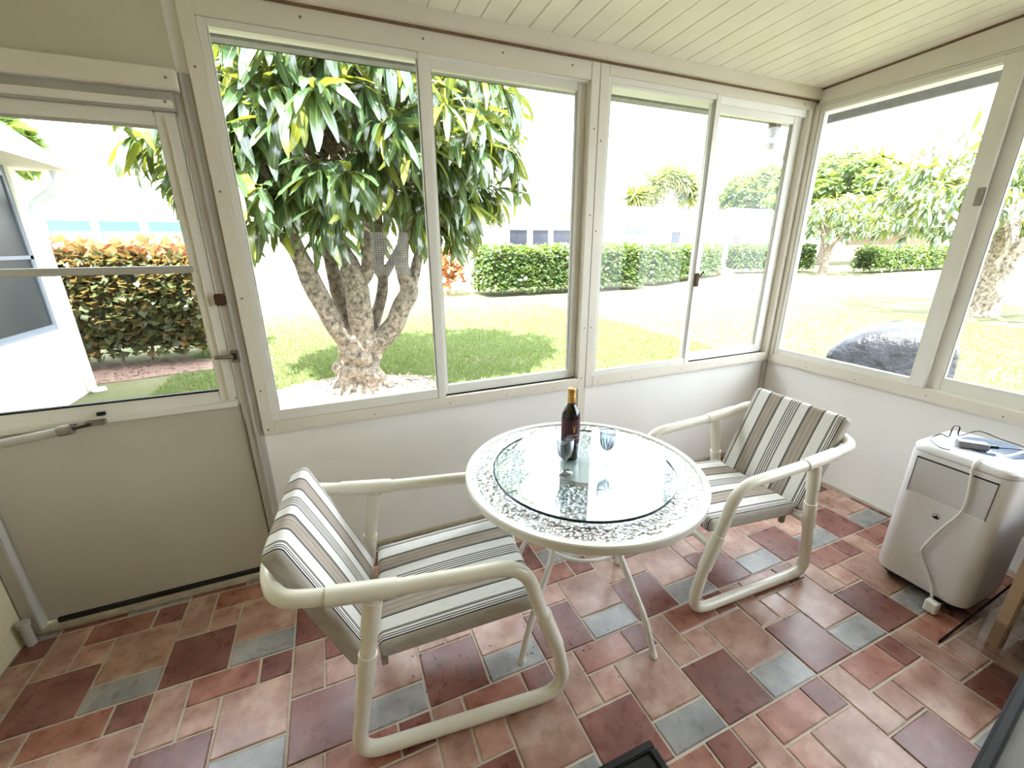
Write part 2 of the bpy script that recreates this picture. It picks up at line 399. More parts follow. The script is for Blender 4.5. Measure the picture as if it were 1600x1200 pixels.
# repair patch of insect mesh stuck on the first pane
pt = MB()
for i in range(24): z = 1.425+i*.0078; pt.box(-2.733,-2.572,-.0015,.0,z,z+.0030)
for i in range(15): xx = -2.733+i*.0115; pt.box(xx,xx+.0016,-.0016,.0,1.425,1.608)
po = pt.build('mesh_patch', M('grey_mesh_thread', srgb(190,190,192), .6, .05, 20)); po.location = (0, .0, 0)
tag(po, 'square grey mesh patch stuck on the window pane before the tree trunk', 'patch')

# ------------------------------------------------------------------ door
D = thing('door_1', 'white storm door with a two pane glass upper half', 'door', (0,0,0), kind='structure')
def dbx(nm, x0, x1, y0, y1, z0, z1, mat, bev=.002, par=None): return MB().box(x0,x1,y0,y1,z0,z1).build(nm, mat, par or D, bevel=bev)
dbx('jamb_post', -3.345, -3.285, -.008, .06, 0, 2.13, m_post, .003)
dbx('jamb_post', -3.318, -3.306, -.016, -.008, 0, 2.13, m_post, .002)
dbx('jamb_post', XL+.002, -4.222, -.03, .06, 0, 2.13, m_post, .003)
dbx('door_panel', -4.215, -3.352, .006, .035, .03, .895, m_door, .003)
dbx('door_stile', -3.418, -3.352, .0, .035, .895, 2.005, m_frame, .003)
dbx('door_stile', -4.215, -4.150, .0, .035, .895, 2.005, m_frame, .003)
dbx('stile_bead', -3.388, -3.382, -.008, .0, .92, 1.99, m_trim, .001)
dbx('door_rail', -4.150, -3.418, .0, .035, .895, .968, m_frame, .003)
dbx('rail_step', -4.20, -3.36, -.010, .002, .890, .915, m_frame, .002)
dbx('door_rail', -4.150, -3.418, .0, .035, 1.957, 2.005, m_frame, .003)
dbx('meeting_bar', -4.150, -3.408, -.010, .03, 1.455, 1.482, m_track, .003)
dbx('pane', -4.150, -3.418, .018, .021, .968, 1.455, m_glass, 0)
dbx('pane', -4.150, -3.418, .018, .021, 1.482, 1.957, m_glass, 0)
dbx('glazing_strip', -4.15, -3.418, -.003, .012, .966, .974, m_black, 0)
dbx('glazing_strip', -4.15, -3.418, -.003, .012, 1.950, 1.958, m_track, 0)
dbx('head_track', XL+.002, -3.345, -.020, .06, 2.005, 2.064, m_track, .003)
dbx('head_track_lip', XL+.002, -3.35, -.032, -.018, 2.012, 2.036, m_frame, .003)
dbx('head_board', XL+.002, -3.322, -.045, .004, 2.066, 2.130, m_trim, .004)
dbx('black_clip', -3.86, -3.79, -.052, -.044, 2.070, 2.082, m_black, .001)
dbx('threshold', -4.24, -3.345, -.035, .06, .0, .020, m_wood_strip, .004)
dbx('weather_strip', -4.18, -3.36, -.006, .012, .018, .042, m_black, .003)
dbx('hinge', -3.358, -3.322, -.022, -.002, 1.325, 1.372, m_rust, .004)
dbx('strike_plate', -3.345, -3.312, -.022, -.008, 1.088, 1.140, m_screw, .003)
dbx('strike_slot', -3.338, -3.322, -.026, -.021, 1.100, 1.128, m_black, .001)
MB().tube([(-3.40,-.012,1.114),(-3.335,-.03,1.114)], .008, 8).build('latch_bar', m_screw, D, smooth=True)
cl = MB().tube([(-4.22,-.06,.862),(-3.93,-.05,.893)], .017, 14).build('door_closer', m_track, D, smooth=True)
MB().tube([(-3.935,-.05,.8925),(-3.895,-.05,.897)], .021, 14).build('closer_cap', m_screw, cl, smooth=True)
MB().tube([(-3.895,-.05,.897),(-3.845,-.035,.900)], .006, 8).build('closer_rod', m_black, cl)
dbx('closer_bracket', -3.865, -3.805, -.032, .006, .890, .910, m_screw, .002)
dbx('sash_clip', -3.83, -3.805, -.012, .002, .922, .936, m_black, .001)
for (x, z) in ((-3.35,2.10),(-3.37,2.03),(-3.36,.93),(-3.90,.90)): inst('screw', screw_me, D, (x, -.046 if z > 2.09 else (-.033 if z > 2 else -.011), z), Vector((0,-1,0)).to_track_quat('Z','Y'))
pv = thing('floor_conduit', 'short grey pipe stub in the corner left of the door', 'pipe', (XL+.03,-.07,0))
MB().tube([(0,0,0),(0,0,.10)], .016, 10).build('pipe', m_post, pv, smooth=True); MB().tube([(0,0,.095),(0,0,.115)], .021, 10).build('collar', m_post, pv, smooth=True)

# ------------------------------------------------------------------ fabric
def stripe_mat():
    t = NT('striped_cushion_fabric'); uv = t.n('ShaderNodeUVMap'); sp = t.n('ShaderNodeSeparateXYZ'); t.l(uv.outputs[0], sp.inputs[0])
    S_ = srgb(186,180,170); W = srgb(232,229,224); G = srgb(128,124,118); T = srgb(176,162,150); K = srgb(62,58,60); L = srgb(206,202,196)
    st = [(0,S_),(.022,G),(.03,L),(.055,G),(.075,W),(.19,K),(.20,G),(.215,T),(.245,G),(.25,T),(.29,G),(.295,T),(.325,G),(.34,K),(.35,W),(.44,G),(.455,W),(.468,K),(.476,W),(.489,K),(.497,W),(.510,K),(.518,W),(.532,G),(.55,W)]
    st2 = [(.64,K),(.65,G),(.665,T),(.70,G),(.705,T),(.745,G),(.75,T),(.78,G),(.79,K),(.80,W),(.90,G),(.92,W),(.935,K),(.943,W),(.952,K),(.960,W),(.968,K),(.976,S_)]
    a = t.ramp(sp.outputs[0], [(p/.6, c) for p, c in st if p < .6], 'CONSTANT')
    mm = t.n('ShaderNodeMath', operation='MULTIPLY'); mm.inputs[1].default_value = 1/.6; t.l(sp.outputs[0], mm.inputs[0]); t.l(mm.outputs[0], a.inputs[0])
    sb = t.n('ShaderNodeMath', operation='SUBTRACT'); sb.inputs[1].default_value = .6; t.l(sp.outputs[0], sb.inputs[0])
    m2 = t.n('ShaderNodeMath', operation='MULTIPLY'); m2.inputs[1].default_value = 1/.4; t.l(sb.outputs[0], m2.inputs[0])
    b = t.ramp(m2.outputs[0], [(0, W)]+[((p-.6)/.4, c) for p, c in st2], 'CONSTANT')
    gt_ = t.n('ShaderNodeMath', operation='GREATER_THAN'); gt_.inputs[1].default_value = .6; t.l(sp.outputs[0], gt_.inputs[0])
    c = t.mix(gt_.outputs[0], a.outputs[0], b.outputs[0])
    mp = t.n('ShaderNodeMapping'); mp.inputs['Scale'].default_value = (260, 22, 1); t.l(uv.outputs[0], mp.inputs[0])
    nz = t.noise(mp.outputs[0], 1, 3); th = t.ramp(nz.outputs['Fac'], [(.3, (.78,.78,.78,1)), (.65, (1,1,1,1))])
    c = t.mix(1.0, c, th.outputs[0], 'MULTIPLY'); t.l(c, t.b.inputs['Base Color'])
    t.b.inputs['Roughness'].default_value = .9; t.b.inputs['Specular IOR Level'].default_value = .15
    t.l(t.bump(nz.outputs['Fac'], .25, .002), t.b.inputs['Normal']); return t.m
m_fab = stripe_mat()
m_fabplain = M('plain_cushion_underside', srgb(150,144,134), .9, .06, 60, .2, 200)

def uv_lateral(o, width, flip=1):
    me = o.data; uv = me.uv_layers.new(name='UVMap')
    for lp in me.loops:
        p = me.vertices[lp.vertex_index].co; uv.data[lp.index].uv = (max(.001, min(.999, .5+flip*p.y/width)), p.x+p.z)

# ------------------------------------------------------------------ patio chairs
def make_chair(label, flip):
    c = thing('patio_chair', label, 'chair', group='white pipe patio chairs with striped cushions')
    R = .0235; HW = .278; F0 = .34
    for s in (1, -1):
        y = s*HW
        P = [(.10,y,.628),(-.006,y,R+.001),(.706,y,R+.001),(.664,y,.25),(.60,y,.42),(.545,y,.615),(.35,y,.625),(.10,y,.640),(-.055,y,.662)]
        rr = [0,.085,.115,.06,.05,.19,.05,.03,0]
        path = fillet([(a-F0,b,z) for a,b,z in P], rr, 8)
        MB().tube(path, R, 16).build('side_frame', m_pvc, c, smooth=True)
        def sl(nm, a, b, r): MB().tube([(a[0]-F0,y,a[1]),(b[0]-F0,y,b[1])], r, 16).build(nm, m_pvc, c, smooth=True)
        sl('tee_fitting', (.165,.636), (-.02,.656), R+.0045)
        sl('tee_fitting', (.098,.615), (.078,.50), R+.004)
        sl('sleeve', (.065,.425), (.042,.29), R+.004)
        sl('sleeve', (.61,.40), (.66,.25), R+.004)
    # back rail bends round behind the cushion
    rail = fillet([(-.045-F0,HW,.660),(-.135-F0,HW-.002,.678),(-.175-F0,HW-.10,.690),(-.178-F0,0,.694),(-.175-F0,-HW+.10,.690),(-.135-F0,-HW+.002,.678),(-.045-F0,-HW,.660)], .10, 8)
    MB().tube(rail, R, 16).build('back_rail', m_pvc, c, smooth=True)
    for (f, z) in ((.048,.315),(.63,.345)): MB().tube([(f-F0,-HW,z),(f-F0,HW,z)], .017, 12).build('seat_rail', m_pvc, c, smooth=True)
    tilt = Quaternion((0,1,0), math.radians(-5)).to_matrix()
    sc = MB().rbox((.53,.475,.068), .022, (0,0,0), 4, 10, .010).xf(Matrix.Translation((.355-F0,0,.388)) @ tilt.to_4x4()).build('seat_cushion', m_fab, c, smooth=True); uv_lateral(sc, .475, flip)
    # piping along the seat edge is part of the cushion's seam
    t2_ = Quaternion((0,1,0), math.radians(-22.5)).to_matrix()
    bk = MB().rbox((.49,.475,.066), .022, (0,0,0), 4, 10, .008)
    # long axis x -> up; rotate so that x points up and leans back
    mrot = Matrix.Translation((-.052-F0,0,.565)) @ t2_.to_4x4() @ Quaternion((0,1,0), math.radians(-90)).to_matrix().to_4x4()
    bk.xf(mrot); bo = bk.build('back_cushion', m_fab, c, smooth=True); uv_lateral(bo, .475, flip)
    for s in (1,-1):
        MB().box(.09-F0,.11-F0,s*.19-.01,s*.19+.01,.27,.34).build('tie_strap', m_fabplain, c)
    return c
c1 = make_chair('white pipe patio chair with striped cushions in front of the door', -1)
c1.location = (-2.655, -.795, 0); c1.rotation_euler = (0,0,math.radians(-6))
c2 = make_chair('white pipe patio chair with striped cushions in the window corner', 1)
c2.location = (-1.285, -.768, 0); c2.rotation_euler = (0,0,math.radians(180-2))

# ------------------------------------------------------------------ table and what stands on it
TX, TY = -2.085, -.79
tb = thing('patio_table', 'round white metal table with a pebbled glass top', 'table', (TX,TY,0))
ZT = .705
MB().lathe([(.445,ZT-.034),(.464,ZT-.034),(.468,ZT-.026),(.468,ZT-.004),(.464,ZT),(.447,ZT),(.443,ZT-.004),(.443,ZT-.010),(.425,ZT-.012),(.425,ZT-.018),(.443,ZT-.020)], 96, close=True).build('rim', m_tablewhite, tb, smooth=True)
m_peb = thin_glass('pebbled_glass', (.92,.95,.95,1), .16, .06, (62, .8), 1.5)
MB().lathe([(.0001,ZT-.0115),(.4425,ZT-.0115),(.4425,ZT-.0065),(.0001,ZT-.0065)], 96).build('glass_top', m_peb, tb)
for a in (-65, 25, 115, 204):
    ca, sa = math.cos(math.radians(a)), math.sin(math.radians(a))
    path = fillet([(ca*r, sa*r, z) for r, z in ((.40,ZT-.028),(.30,.60),(.15,.455),(.315,.16),(.366,.012))], [0,.08,.10,.05,0], 8)
    MB().tube(path, .0125, 12).build('leg', m_tablewhite, tb, smooth=True)
    MB().tube([(ca*.368,sa*.368,0),(ca*.362,sa*.362,.022)], .0145, 12).build('foot_cap', m_tablewhite, tb, smooth=True)
ring = [(math.cos(2*PI*k/48)*.178, math.sin(2*PI*k/48)*.178, .405) for k in range(49)]
MB().tube([(p[0]*1.0,p[1]*1.0,p[2]) for p in ring], .007, 8, cap=False).build('brace_ring', m_tablewhite, tb, smooth=True)

m_disc = thin_glass('clear_plate_glass', (.90,.95,.96,1), .035, 0, None, 1.52)
m_edge = M('glass_edge_green', srgb(38,62,62), .15, .1, 10)
ZD = ZT+.012
ds = thing('glass_turntable', 'clear round glass turntable lying on the table top', 'turntable', (TX-.005,TY-.005,ZT-.0063))
MB().lathe([(.11,0),(.11,.0085)], 40).build('base_ring', m_tablewhite, ds, smooth=True)
MB().lathe([(.0001,.0086),(.352,.0086),(.352,.0180),(.0001,.0180)], 96).build('plate', m_disc, ds)
MB().lathe([(.3515,.0086),(.3555,.0100),(.3555,.0166),(.3515,.0180)], 96, close=True).build('polished_edge', m_edge, ds, smooth=True)
ZD = ZT-.0063+.0181

def text_mesh(s, size):
    cu = bpy.data.curves.new('t', 'FONT'); cu.body = s; cu.size = size; cu.align_x = 'CENTER'; cu.resolution_u = 2
    ob = bpy.data.objects.new('t', cu); COL.objects.link(ob)
    dg = bpy.context.evaluated_depsgraph_get(); me = ob.evaluated_get(dg).to_mesh()
    v = [tuple(p.co) for p in me.vertices]; f = [tuple(p.vertices) for p in me.polygons]
    bpy.data.objects.remove(ob); bpy.data.curves.remove(cu); return v, f

bt = thing('wine_bottle', 'dark red wine bottle with a maroon label and gold cap', 'bottle', (-2.103,-.712,ZD))
m_btl = M('dark_bottle_glass', srgb(14,10,12), .06, .05, 20, coat=.6)
m_lab = M('maroon_label', srgb(74,26,44), .55, .06, 40)
m_gold = M('gold_foil', srgb(205,160,88), .32, .08, 40, metal=.55)
m_cream = M('label_print_cream', srgb(222,200,184), .5, .03, 30)
MB().lathe([(.010,.004),(.030,0),(.0355,.004),(.0368,.012),(.0368,.185),(.0360,.198),(.030,.214),(.020,.228),(.0152,.240),(.0145,.292),(.0145,.300)], 40).build('glass_body', m_btl, bt, smooth=True)
MB().lathe([(.0156,.244),(.0158,.246),(.0158,.275),(.0150,.2765),(.0158,.278),(.0158,.284),(.0150,.2855),(.0158,.287),(.0158,.300),(.0145,.3025),(.0001,.303)], 32).build('screw_cap', m_gold, bt, smooth=True)
lb = MB().lathe([(.03695,.075),(.0372,.075),(.0372,.182),(.03695,.182)], 48, close=True).build('paper_label', m_lab, bt, smooth=True)
bdir = math.atan2(-2.058+.712, -2.927+2.103)+.42     # the printed front is turned a little right of the viewer
def wrap(v, f, z0, mat, nm):
    R = .0376; q = MB(); q.add([(R*math.cos(bdir+x/R), R*math.sin(bdir+x/R), z0+y) for x,y,_ in v], f); return q.build(nm, mat, lb)
v, f = text_mesh('SAN NA', .0115); wrap(v, f, .112, m_cream, 'label_text')
ev = [(-.007,.018),(-.0045,.018),(-.004,.010),(-.0015,.0065),(.0015,.0065),(.004,.010),(.0045,.018),(.007,.018),(.0065,.008),(.004,.003),(.0035,-.010),(.0015,-.015),(-.0015,-.015),(-.0035,-.010),(-.004,.003),(-.0065,.008)]
wrap([(a,b,0) for a,b in ev], [tuple(range(16))], .142, m_gold, 'gold_emblem')
wrap([(-.03,0,0),(.03,0,0),(.03,.0012,0),(-.03,.0012,0)][:0]+[(-.03+.01*i, .0012*j, 0) for j in (0,1) for i in range(7)], [(i,i+1,i+8,i+7) for i in range(6)], .100, m_cream, 'label_rule')

def crystal():
    t = NT('cut_crystal'); t.t.nodes.remove(t.b)
    tr = t.n('ShaderNodeBsdfTransparent'); tr.inputs[0].default_value = (.86,.90,.93,1)
    gl = t.n('ShaderNodeBsdfGlossy'); gl.inputs['Roughness'].default_value = .03
    lw = t.n('ShaderNodeLayerWeight'); lw.inputs[0].default_value = .5
    pw = t.n('ShaderNodeMath', operation='POWER'); t.l(lw.outputs['Facing'], pw.inputs[0]); pw.inputs[1].default_value = 1.6
    ma = t.n('ShaderNodeMath', operation='MULTIPLY_ADD'); t.l(pw.outputs[0], ma.inputs[0]); ma.inputs[1].default_value = .75; ma.inputs[2].default_value = .12
    mx = t.n('ShaderNodeMixShader'); t.l(ma.outputs[0], mx.inputs[0]); t.l(tr.outputs[0], mx.inputs[1]); t.l(gl.outputs[0], mx.inputs[2])
    t.l(mx.outputs[0], t.out.inputs[0]); return t.m
m_cry = crystal()
def wine_glass(label, loc):
    g = thing('wine_glass', label, 'glass', loc, group='cut crystal wine glasses on the table')
    MB().lathe([(.0001,.0),(.030,.0),(.0315,.0015),(.030,.003),(.016,.0055),(.007,.011)], 40).build('foot', m_cry, g, smooth=True)
    st = MB().lathe([(.0068,.010),(.0050,.016),(.0046,.035),(.0060,.052),(.0075,.058)], 8).build('stem', m_cry, g)
    MB().lathe([(.006,.057),(.016,.066),(.024,.080),(.0292,.100),(.0315,.125),(.0312,.146),(.0302,.146),(.0305,.125),(.0282,.100),(.023,.081),(.015,.068),(.001,.063)], 40).build('bowl', m_cry, g, smooth=True)
    for k in range(12):        # cut flutes round the lower bowl
        a = 2*PI*k/12; ca, sa = math.cos(a), math.sin(a)
        MB().tube([(ca*r,sa*r,z) for r,z in ((.0125,.0625),(.0215,.0755),(.0272,.092),(.0302,.110))], [.0012,.0030,.0026,.0004], 5).build('cut_flute', m_cry, g)
    return g
wine_glass('cut crystal wine glass standing in front of the bottle', (-2.184,-.812,ZD))
wine_glass('cut crystal wine glass standing right of the bottle', (-1.995,-.815,ZD))

# ------------------------------------------------------------------ portable air conditioner
ac = thing('air_conditioner', 'white portable air conditioner on castors by the right wall', 'air conditioner', (-.44,-1.345,0))
m_acw = M('white_abs_plastic', srgb(226,224,226), .32, .02, 5, coat=.15)
m_act = M('white_glossy_lid', srgb(240,240,242), .2, .02, 5, coat=.4)
m_acpan = M('louver_panel_grey', srgb(206,204,206), .4, .02, 5)
def rrect(a, b, r, n=8):
    P = []
    for (cx, cy, s) in ((a-r,b-r,0),(-a+r,b-r,1),(-a+r,-b+r,2),(a-r,-b+r,3)):
        for k in range(n+1): t = PI/2*(s+k/n); P.append((cx+r*math.cos(t), cy+r*math.sin(t)))
    return P
def loft(levels, n=8):
    m = MB(); V = []; F = []; N = 4*(n+1)
    for (a, b, r, z) in levels: V += [(x, y, z) for x, y in rrect(a, b, r, n)]
    for i in range(len(levels)-1):
        for k in range(N): F.append((i*N+k, i*N+(k+1)%N, (i+1)*N+(k+1)%N, (i+1)*N+k))
    F.append(tuple(range(N-1,-1,-1))); F.append(tuple((len(levels)-1)*N+k for k in range(N)))
    return m.add(V, F)
loft([(.160,.155,.05,.045),(.172,.167,.055,.055),(.175,.170,.055,.075),(.175,.170,.055,.672),(.174,.169,.055,.676)]).build('body', m_acw, ac, smooth=True)
loft([(.168,.163,.05,.676),(.168,.163,.05,.680)]).build('lid_groove', m_acpan, ac, smooth=True)
lid = loft([(.173,.168,.055,.680),(.175,.170,.055,.684),(.174,.169,.055,.700),(.166,.161,.05,.709),(.150,.145,.05,.7115)]).build('lid', m_act, ac, smooth=True)
ov = MB(); n = 40
ov.add([(.075+.085*0-.02+.115*math.cos(2*PI*k/n), -.01+.105*math.sin(2*PI*k/n), .7122) for k in range(n)]+[(.055+.118*math.cos(2*PI*k/n), -.01+.108*math.sin(2*PI*k/n), .7085) for k in range(n)],
       [tuple(range(n))]+[(k,n+k,n+(k+1)%n,(k+1)%n) for k in range(n)])
ov.build('control_panel', M('sky_reflection_gloss_panel', srgb(120,140,170), .08, .05, 8, coat=.8), ac, smooth=False)  # blue base colour paints in the sky's reflection on the glossy panel
loft([(.150,.148,.04,.028),(.158,.154,.045,.046)]).build('plinth', m_black, ac, smooth=True)
for (a, b) in ((-.12,-.11),(-.12,.11),(.12,-.11),(.12,.11)):
    MB().tube([(a,b-.009,.0155),(a,b+.009,.0155)], .0155, 14).build('castor', m_blackgloss, ac, smooth=True)
# louver flap on the front (-x) face
XF = -.1752
MB().box(XF-.0008, XF+.004, -.128,.132,.482,.655).build('louver_gap_shade', m_black, ac, bevel=.0)  # thin black sheet paints the shade of the gap around the flap
MB().box(XF-.0022, XF+.004, -.1265,.1285,.4845,.6485).build('louver_flap', m_acpan, ac, bevel=.0008)
MB().box(XF-.0030, XF+.004, -.130,.130,.4795,.4845).build('louver_edge_highlight', m_act, ac, bevel=.001)  # whiter strip painted as the highlight on the flap's lower edge
for z in (.525,.565,.605): MB().box(XF-.0028, XF, -.124,.126,z,z+.0022).build('louver_rib', m_acpan, ac)
em = [(XF-.0012, .010+.013*math.cos(2*PI*k/28), .417+.013*math.sin(2*PI*k/28)) for k in range(28)]+[(XF-.0012, .010+.0105*math.cos(2*PI*k/28), .417+.0105*math.sin(2*PI*k/28)) for k in range(28)]
MB().add(em, [(k,(k+1)%28,28+(k+1)%28,28+k) for k in range(28)]).build('round_emblem', m_screw, ac)
MB().add([(XF-.0013,.010+.012,.411),(XF-.0013,.010+.004,.417),(XF-.0013,.010,.424),(XF-.0013,.010-.005,.418),(XF-.0013,.010-.012,.411),(XF-.0013,.010-.008,.406),(XF-.0013,.010+.008,.406)], [(0,1,2,3,4,5,6)]).build('emblem_peak', m_black, ac)
# power cord draped over the front with its plug on the floor
m_cord = M('white_cord', srgb(232,230,226), .4, .03, 20)
cp = [(.165,-.11,.745),(.10,-.10,.735),(.0,-.085,.724),(-.09,-.065,.720),(-.155,-.050,.718),(-.186,-.046,.690),(-.190,-.056,.62),(-.190,-.064,.53),(-.191,-.056,.47),(-.192,-.02,.37),(-.191,.008,.27),(-.190,.012,.235),(-.189,.0,.20),(-.190,-.03,.15),(-.192,-.06,.095),(-.204,-.075,.05)]
MB().tube(smooth_path(cp, 6), .0052, 10).build('power_cord', m_cord, ac, smooth=True)
pl = MB().rbox((.034,.046,.056), .008, (-.222,-.088,.031), 3, 1, rot=None).build('plug', m_cord, ac, smooth=True)
for s in (-1,1): MB().box(-.2215+s*.007-.001,-.2215+s*.007+.001,-.128,-.110,.026,.034).build('prong', m_screw, pl)
MB().tube([(-.188,.02,.225),(-.190,.010,.21)], .0075, 8).build('cord_tie', m_acpan, ac, smooth=True)
# adapter with thin black lead lying on the lid
ad = thing('power_adapter', 'grey adapter with a thin black lead on the air conditioner lid', 'adapter', (-.44,-1.345,.7125))
MB().rbox((.10,.045,.030), .008, (0,0,0), 3, 1, rot=None).xf(Matrix.Translation((-.035,.025,.0155)) @ Matrix.Rotation(math.radians(-50),4,'Z')).build('adapter_body', M('adapter_grey', srgb(120,116,124), .4, .05, 20), ad, smooth=True)
lead = smooth_path([(-.005,-.012,.014),(.04,-.055,.020),(.09,-.09,.020),(.135,-.075,.016),(.14,.0,.02),(.13,.07,.03),(.05,.10,.010),(.06,.11,.045),(.03,.12,.05),(.0,.115,.008),(-.03,.13,.02),(-.05,.145,.006),(-.10,.135,.005),(-.145,.095,.004),(-.16,.070,.004),(-.15,.05,.004),(-.125,.06,.004)], 6)
MB().tube(lead, .0026, 8).build('black_lead', m_blackgloss, ad, smooth=True)
MB().tube([(-.012,-.004,.016),(.02,-.034,.018)], .008, 10).build('strain_relief', m_blackgloss, ad, smooth=True)

# ------------------------------------------------------------------ furniture at the right edge of the picture
st = thing('glass_shelf_stand', 'small wooden stand with a black edged glass shelf beside the air conditioner', 'stand', (0,0,0))
m_palewood = M('pale_wood', srgb(168,142,114), .5, .1, 12)
for (x, y) in ((-.62,-1.625),(-.10,-1.625),(-.62,-2.10),(-.10,-2.10)): MB().box(x-.022,x+.022,y-.02,y+.02,0,.50).build('leg', m_palewood, st, bevel=.005)
MB().box(-.66,-.05,-2.15,-1.585,.50,.525).build('top_board', m_palewood, st, bevel=.005)
def slab(poly, z0, z1): return MB().prism(poly, z0, z1)
slab([(-.965,-1.572),(-.955,-2.12),(-.03,-2.12),(-.03,-1.532)], .112, .120).build('glass_shelf', thin_glass('shelf_glass', (.86,.86,.86,1), .02, 0, None, 1.5), st)
slab([(-.972,-1.574),(-.03,-1.534),(-.03,-1.528),(-.972,-1.568)],   .111, .1212).build('edge_strip', M('matt_black_edge', srgb(6,6,8), .9, .1, 20, spec=.1), st, bevel=.001)
bxo = MB().rbox((.40,.36,.24), .02, (0,0,.12), 3, 1).build('storage_box', M('black_fabric', srgb(18,17,18), .8, .1, 40, .2, 120), smooth=True)
bxo.location = (-.345,-1.85,.1205); tag(bxo, 'black storage box sitting on the low glass shelf', 'box')
gtb = thing('grey_side_table', 'grey topped table with a dark raised rim at the bottom right', 'table', (-1.50,-2.25,0), math.radians(8))
m_gtop = M('grey_laminate', srgb(124,121,118), .8, .05, 12, spec=.08); m_grim = M('dark_grey_rim', srgb(56,55,56), .7, .06, 20, spec=.08)
MB().box(-.54,.54,-.38,.38,.575,.592).build('top_panel', m_gtop, gtb)
for b in ((-.56,.56,.376,.400),(-.56,.56,-.400,-.376)): MB().box(b[0],b[1],b[2],b[3],.560,.600).build('rim_rail', m_grim, gtb, bevel=.006)
for b in ((-.56,-.536,-.376,.376),(.536,.56,-.376,.376)): MB().box(b[0],b[1],b[2],b[3],.560,.600).build('rim_rail', m_grim, gtb, bevel=.006)
for (x, y) in ((-.30,-.25),(.30,-.25),(-.30,.10),(.30,.10)): MB().tube([(x,y,0),(x,y,.566)], .016, 12).build('leg', m_grim, gtb, smooth=True)
tr = thing('floor_tray', 'black rectangular plastic tray with a raised rim on the tiles', 'tray', (-2.32,-1.50,0))
MB().box(-.165,.165,-.135,.135,.001,.010).build('tray_base', m_blackgloss, tr, bevel=.003)
for b in ((-.17,.17,.115,.140),(-.17,.17,-.140,-.115),(-.17,-.145,-.115,.115),(.145,.17,-.115,.115)): MB().box(b[0],b[1],b[2],b[3],.001,.020).build('tray_rim', m_blackgloss, tr, bevel=.004)
MB().box(-.12,.12,-.09,.09,.010,.014).build('tray_inset', m_black, tr, bevel=.002)
cr = MB(); random.seed(8)
for k in range(70):
    cx, cy = random.choice([(-2.72,-.83),(-2.66,-.9),(-2.32,-.92),(-2.2,-.98),(-2.55,-.75)]); a = random.uniform(0,6.3); L = random.uniform(.003,.009)
    x = cx+random.gauss(0,.07); y = cy+random.gauss(0,.06); dx, dy = math.cos(a)*L, math.sin(a)*L
    cr.add([(x-dx,y-dy,.0010),(x+dy*.25,y-dx*.25,.0012),(x+dx,y+dy,.0010),(x-dy*.25,y+dx*.25,.0028)], [(0,1,3),(1,2,3),(0,3,2),(0,2,1)])
co = cr.build('floor_crumbs', m_black); tag(co, 'dark crumbs scattered on the tiles under the near chair', 'crumbs', kind='stuff')

# ================================================================== OUTSIDE
G = -.25
rng = np.random.default_rng(11)
def ground_mat():
    t = NT('sunlit_lawn'); p = t.pos(); a = t.noise(p, .9, 5, .6); b = t.noise(p, 30, 4, .7)
    c = t.ramp(a.outputs['Fac'], [(.3, srgb(92,95,66)), (.55, srgb(108,106,80)), (.75, srgb(120,115,94))])
    d = t.ramp(b.outputs['Fac'], [(.3, (.75,.8,.7,1)), (.7, (1,1,1,1))])
    t.l(t.mix(1.0, c.outputs[0], d.outputs[0], 'MULTIPLY'), t.b.inputs['Base Color']); t.b.inputs['Roughness'].default_value = .95
    t.b.inputs['Specular IOR Level'].default_value = .1
    t.l(t.bump(b.outputs['Fac'], .6, .03), t.b.inputs['Normal']); return t.m
go = MB().box(-60,90,-8,120,G-.3,G).build('ground', ground_mat()); tag(go, 'sunlit lawn stretching across the courtyard', 'lawn', kind='structure')

def leaf_mat(name, c1, c2, c3, trans=.35, rough=.35, spec=.5, tcol=(.55,.75,.08,1)):
    t = NT(name); geo = t.n('ShaderNodeNewGeometry'); oi = t.n('ShaderNodeObjectInfo')
    ad_ = t.n('ShaderNodeMath', operation='ADD'); t.l(geo.outputs['Random Per Island'], ad_.inputs[0]); t.l(oi.outputs['Random'], ad_.inputs[1])
    fr = t.n('ShaderNodeMath', operation='FRACT'); t.l(ad_.outputs[0], fr.inputs[0])
    c0 = t.ramp(fr.outputs[0], [(0, c1), (.55, c2), (.86, c2), (1.0, c3)])
    at_ = t.n('ShaderNodeAttribute'); at_.attribute_name = 'rib'; rb = t.ramp(at_.outputs['Fac'], [(.90, (0,0,0,1)), (.985, (.5,.5,.5,1))])
    class _C: pass
    c = _C(); c.outputs = [t.mix(rb.outputs[0], c0.outputs[0], srgb(196,204,140))]
    t.l(c.outputs[0], t.b.inputs['Base Color']); t.b.inputs['Roughness'].default_value = rough; t.b.inputs['Specular IOR Level'].default_value = spec
    tl = t.n('ShaderNodeBsdfTranslucent'); t.l(t.mix(.55, c.outputs[0], tcol), tl.inputs[0])
    mx = t.n('ShaderNodeMixShader'); mx.inputs[0].default_value = trans
    t.l(t.b.outputs[0], mx.inputs[1]); t.l(tl.outputs[0], mx.inputs[2]); t.l(mx.outputs[0], t.out.inputs[0]); return t.m
def bark_mat(name, c1, c2, sc=14):
    t = NT(name); p = t.pos(); a = t.noise(p, sc, 6, .65); v = t.n('ShaderNodeTexVoronoi'); v.inputs['Scale'].default_value = sc*1.6; t.l(p, v.inputs['Vector'])
    c = t.ramp(a.outputs['Fac'], [(.35, c1), (.52, c2), (.66, mul(c2, 1.25))])
    d = t.ramp(v.outputs['Distance'], [(.1, (1,1,1,1)), (.75, (.5,.47,.43,1))])
    t.l(t.mix(.8, c.outputs[0], d.outputs[0], 'MULTIPLY'), t.b.inputs['Base Color']); t.b.inputs['Roughness'].default_value = .9
    t.l(t.bump(a.outputs['Fac'], .9, .03), t.b.inputs['Normal']); return t.m
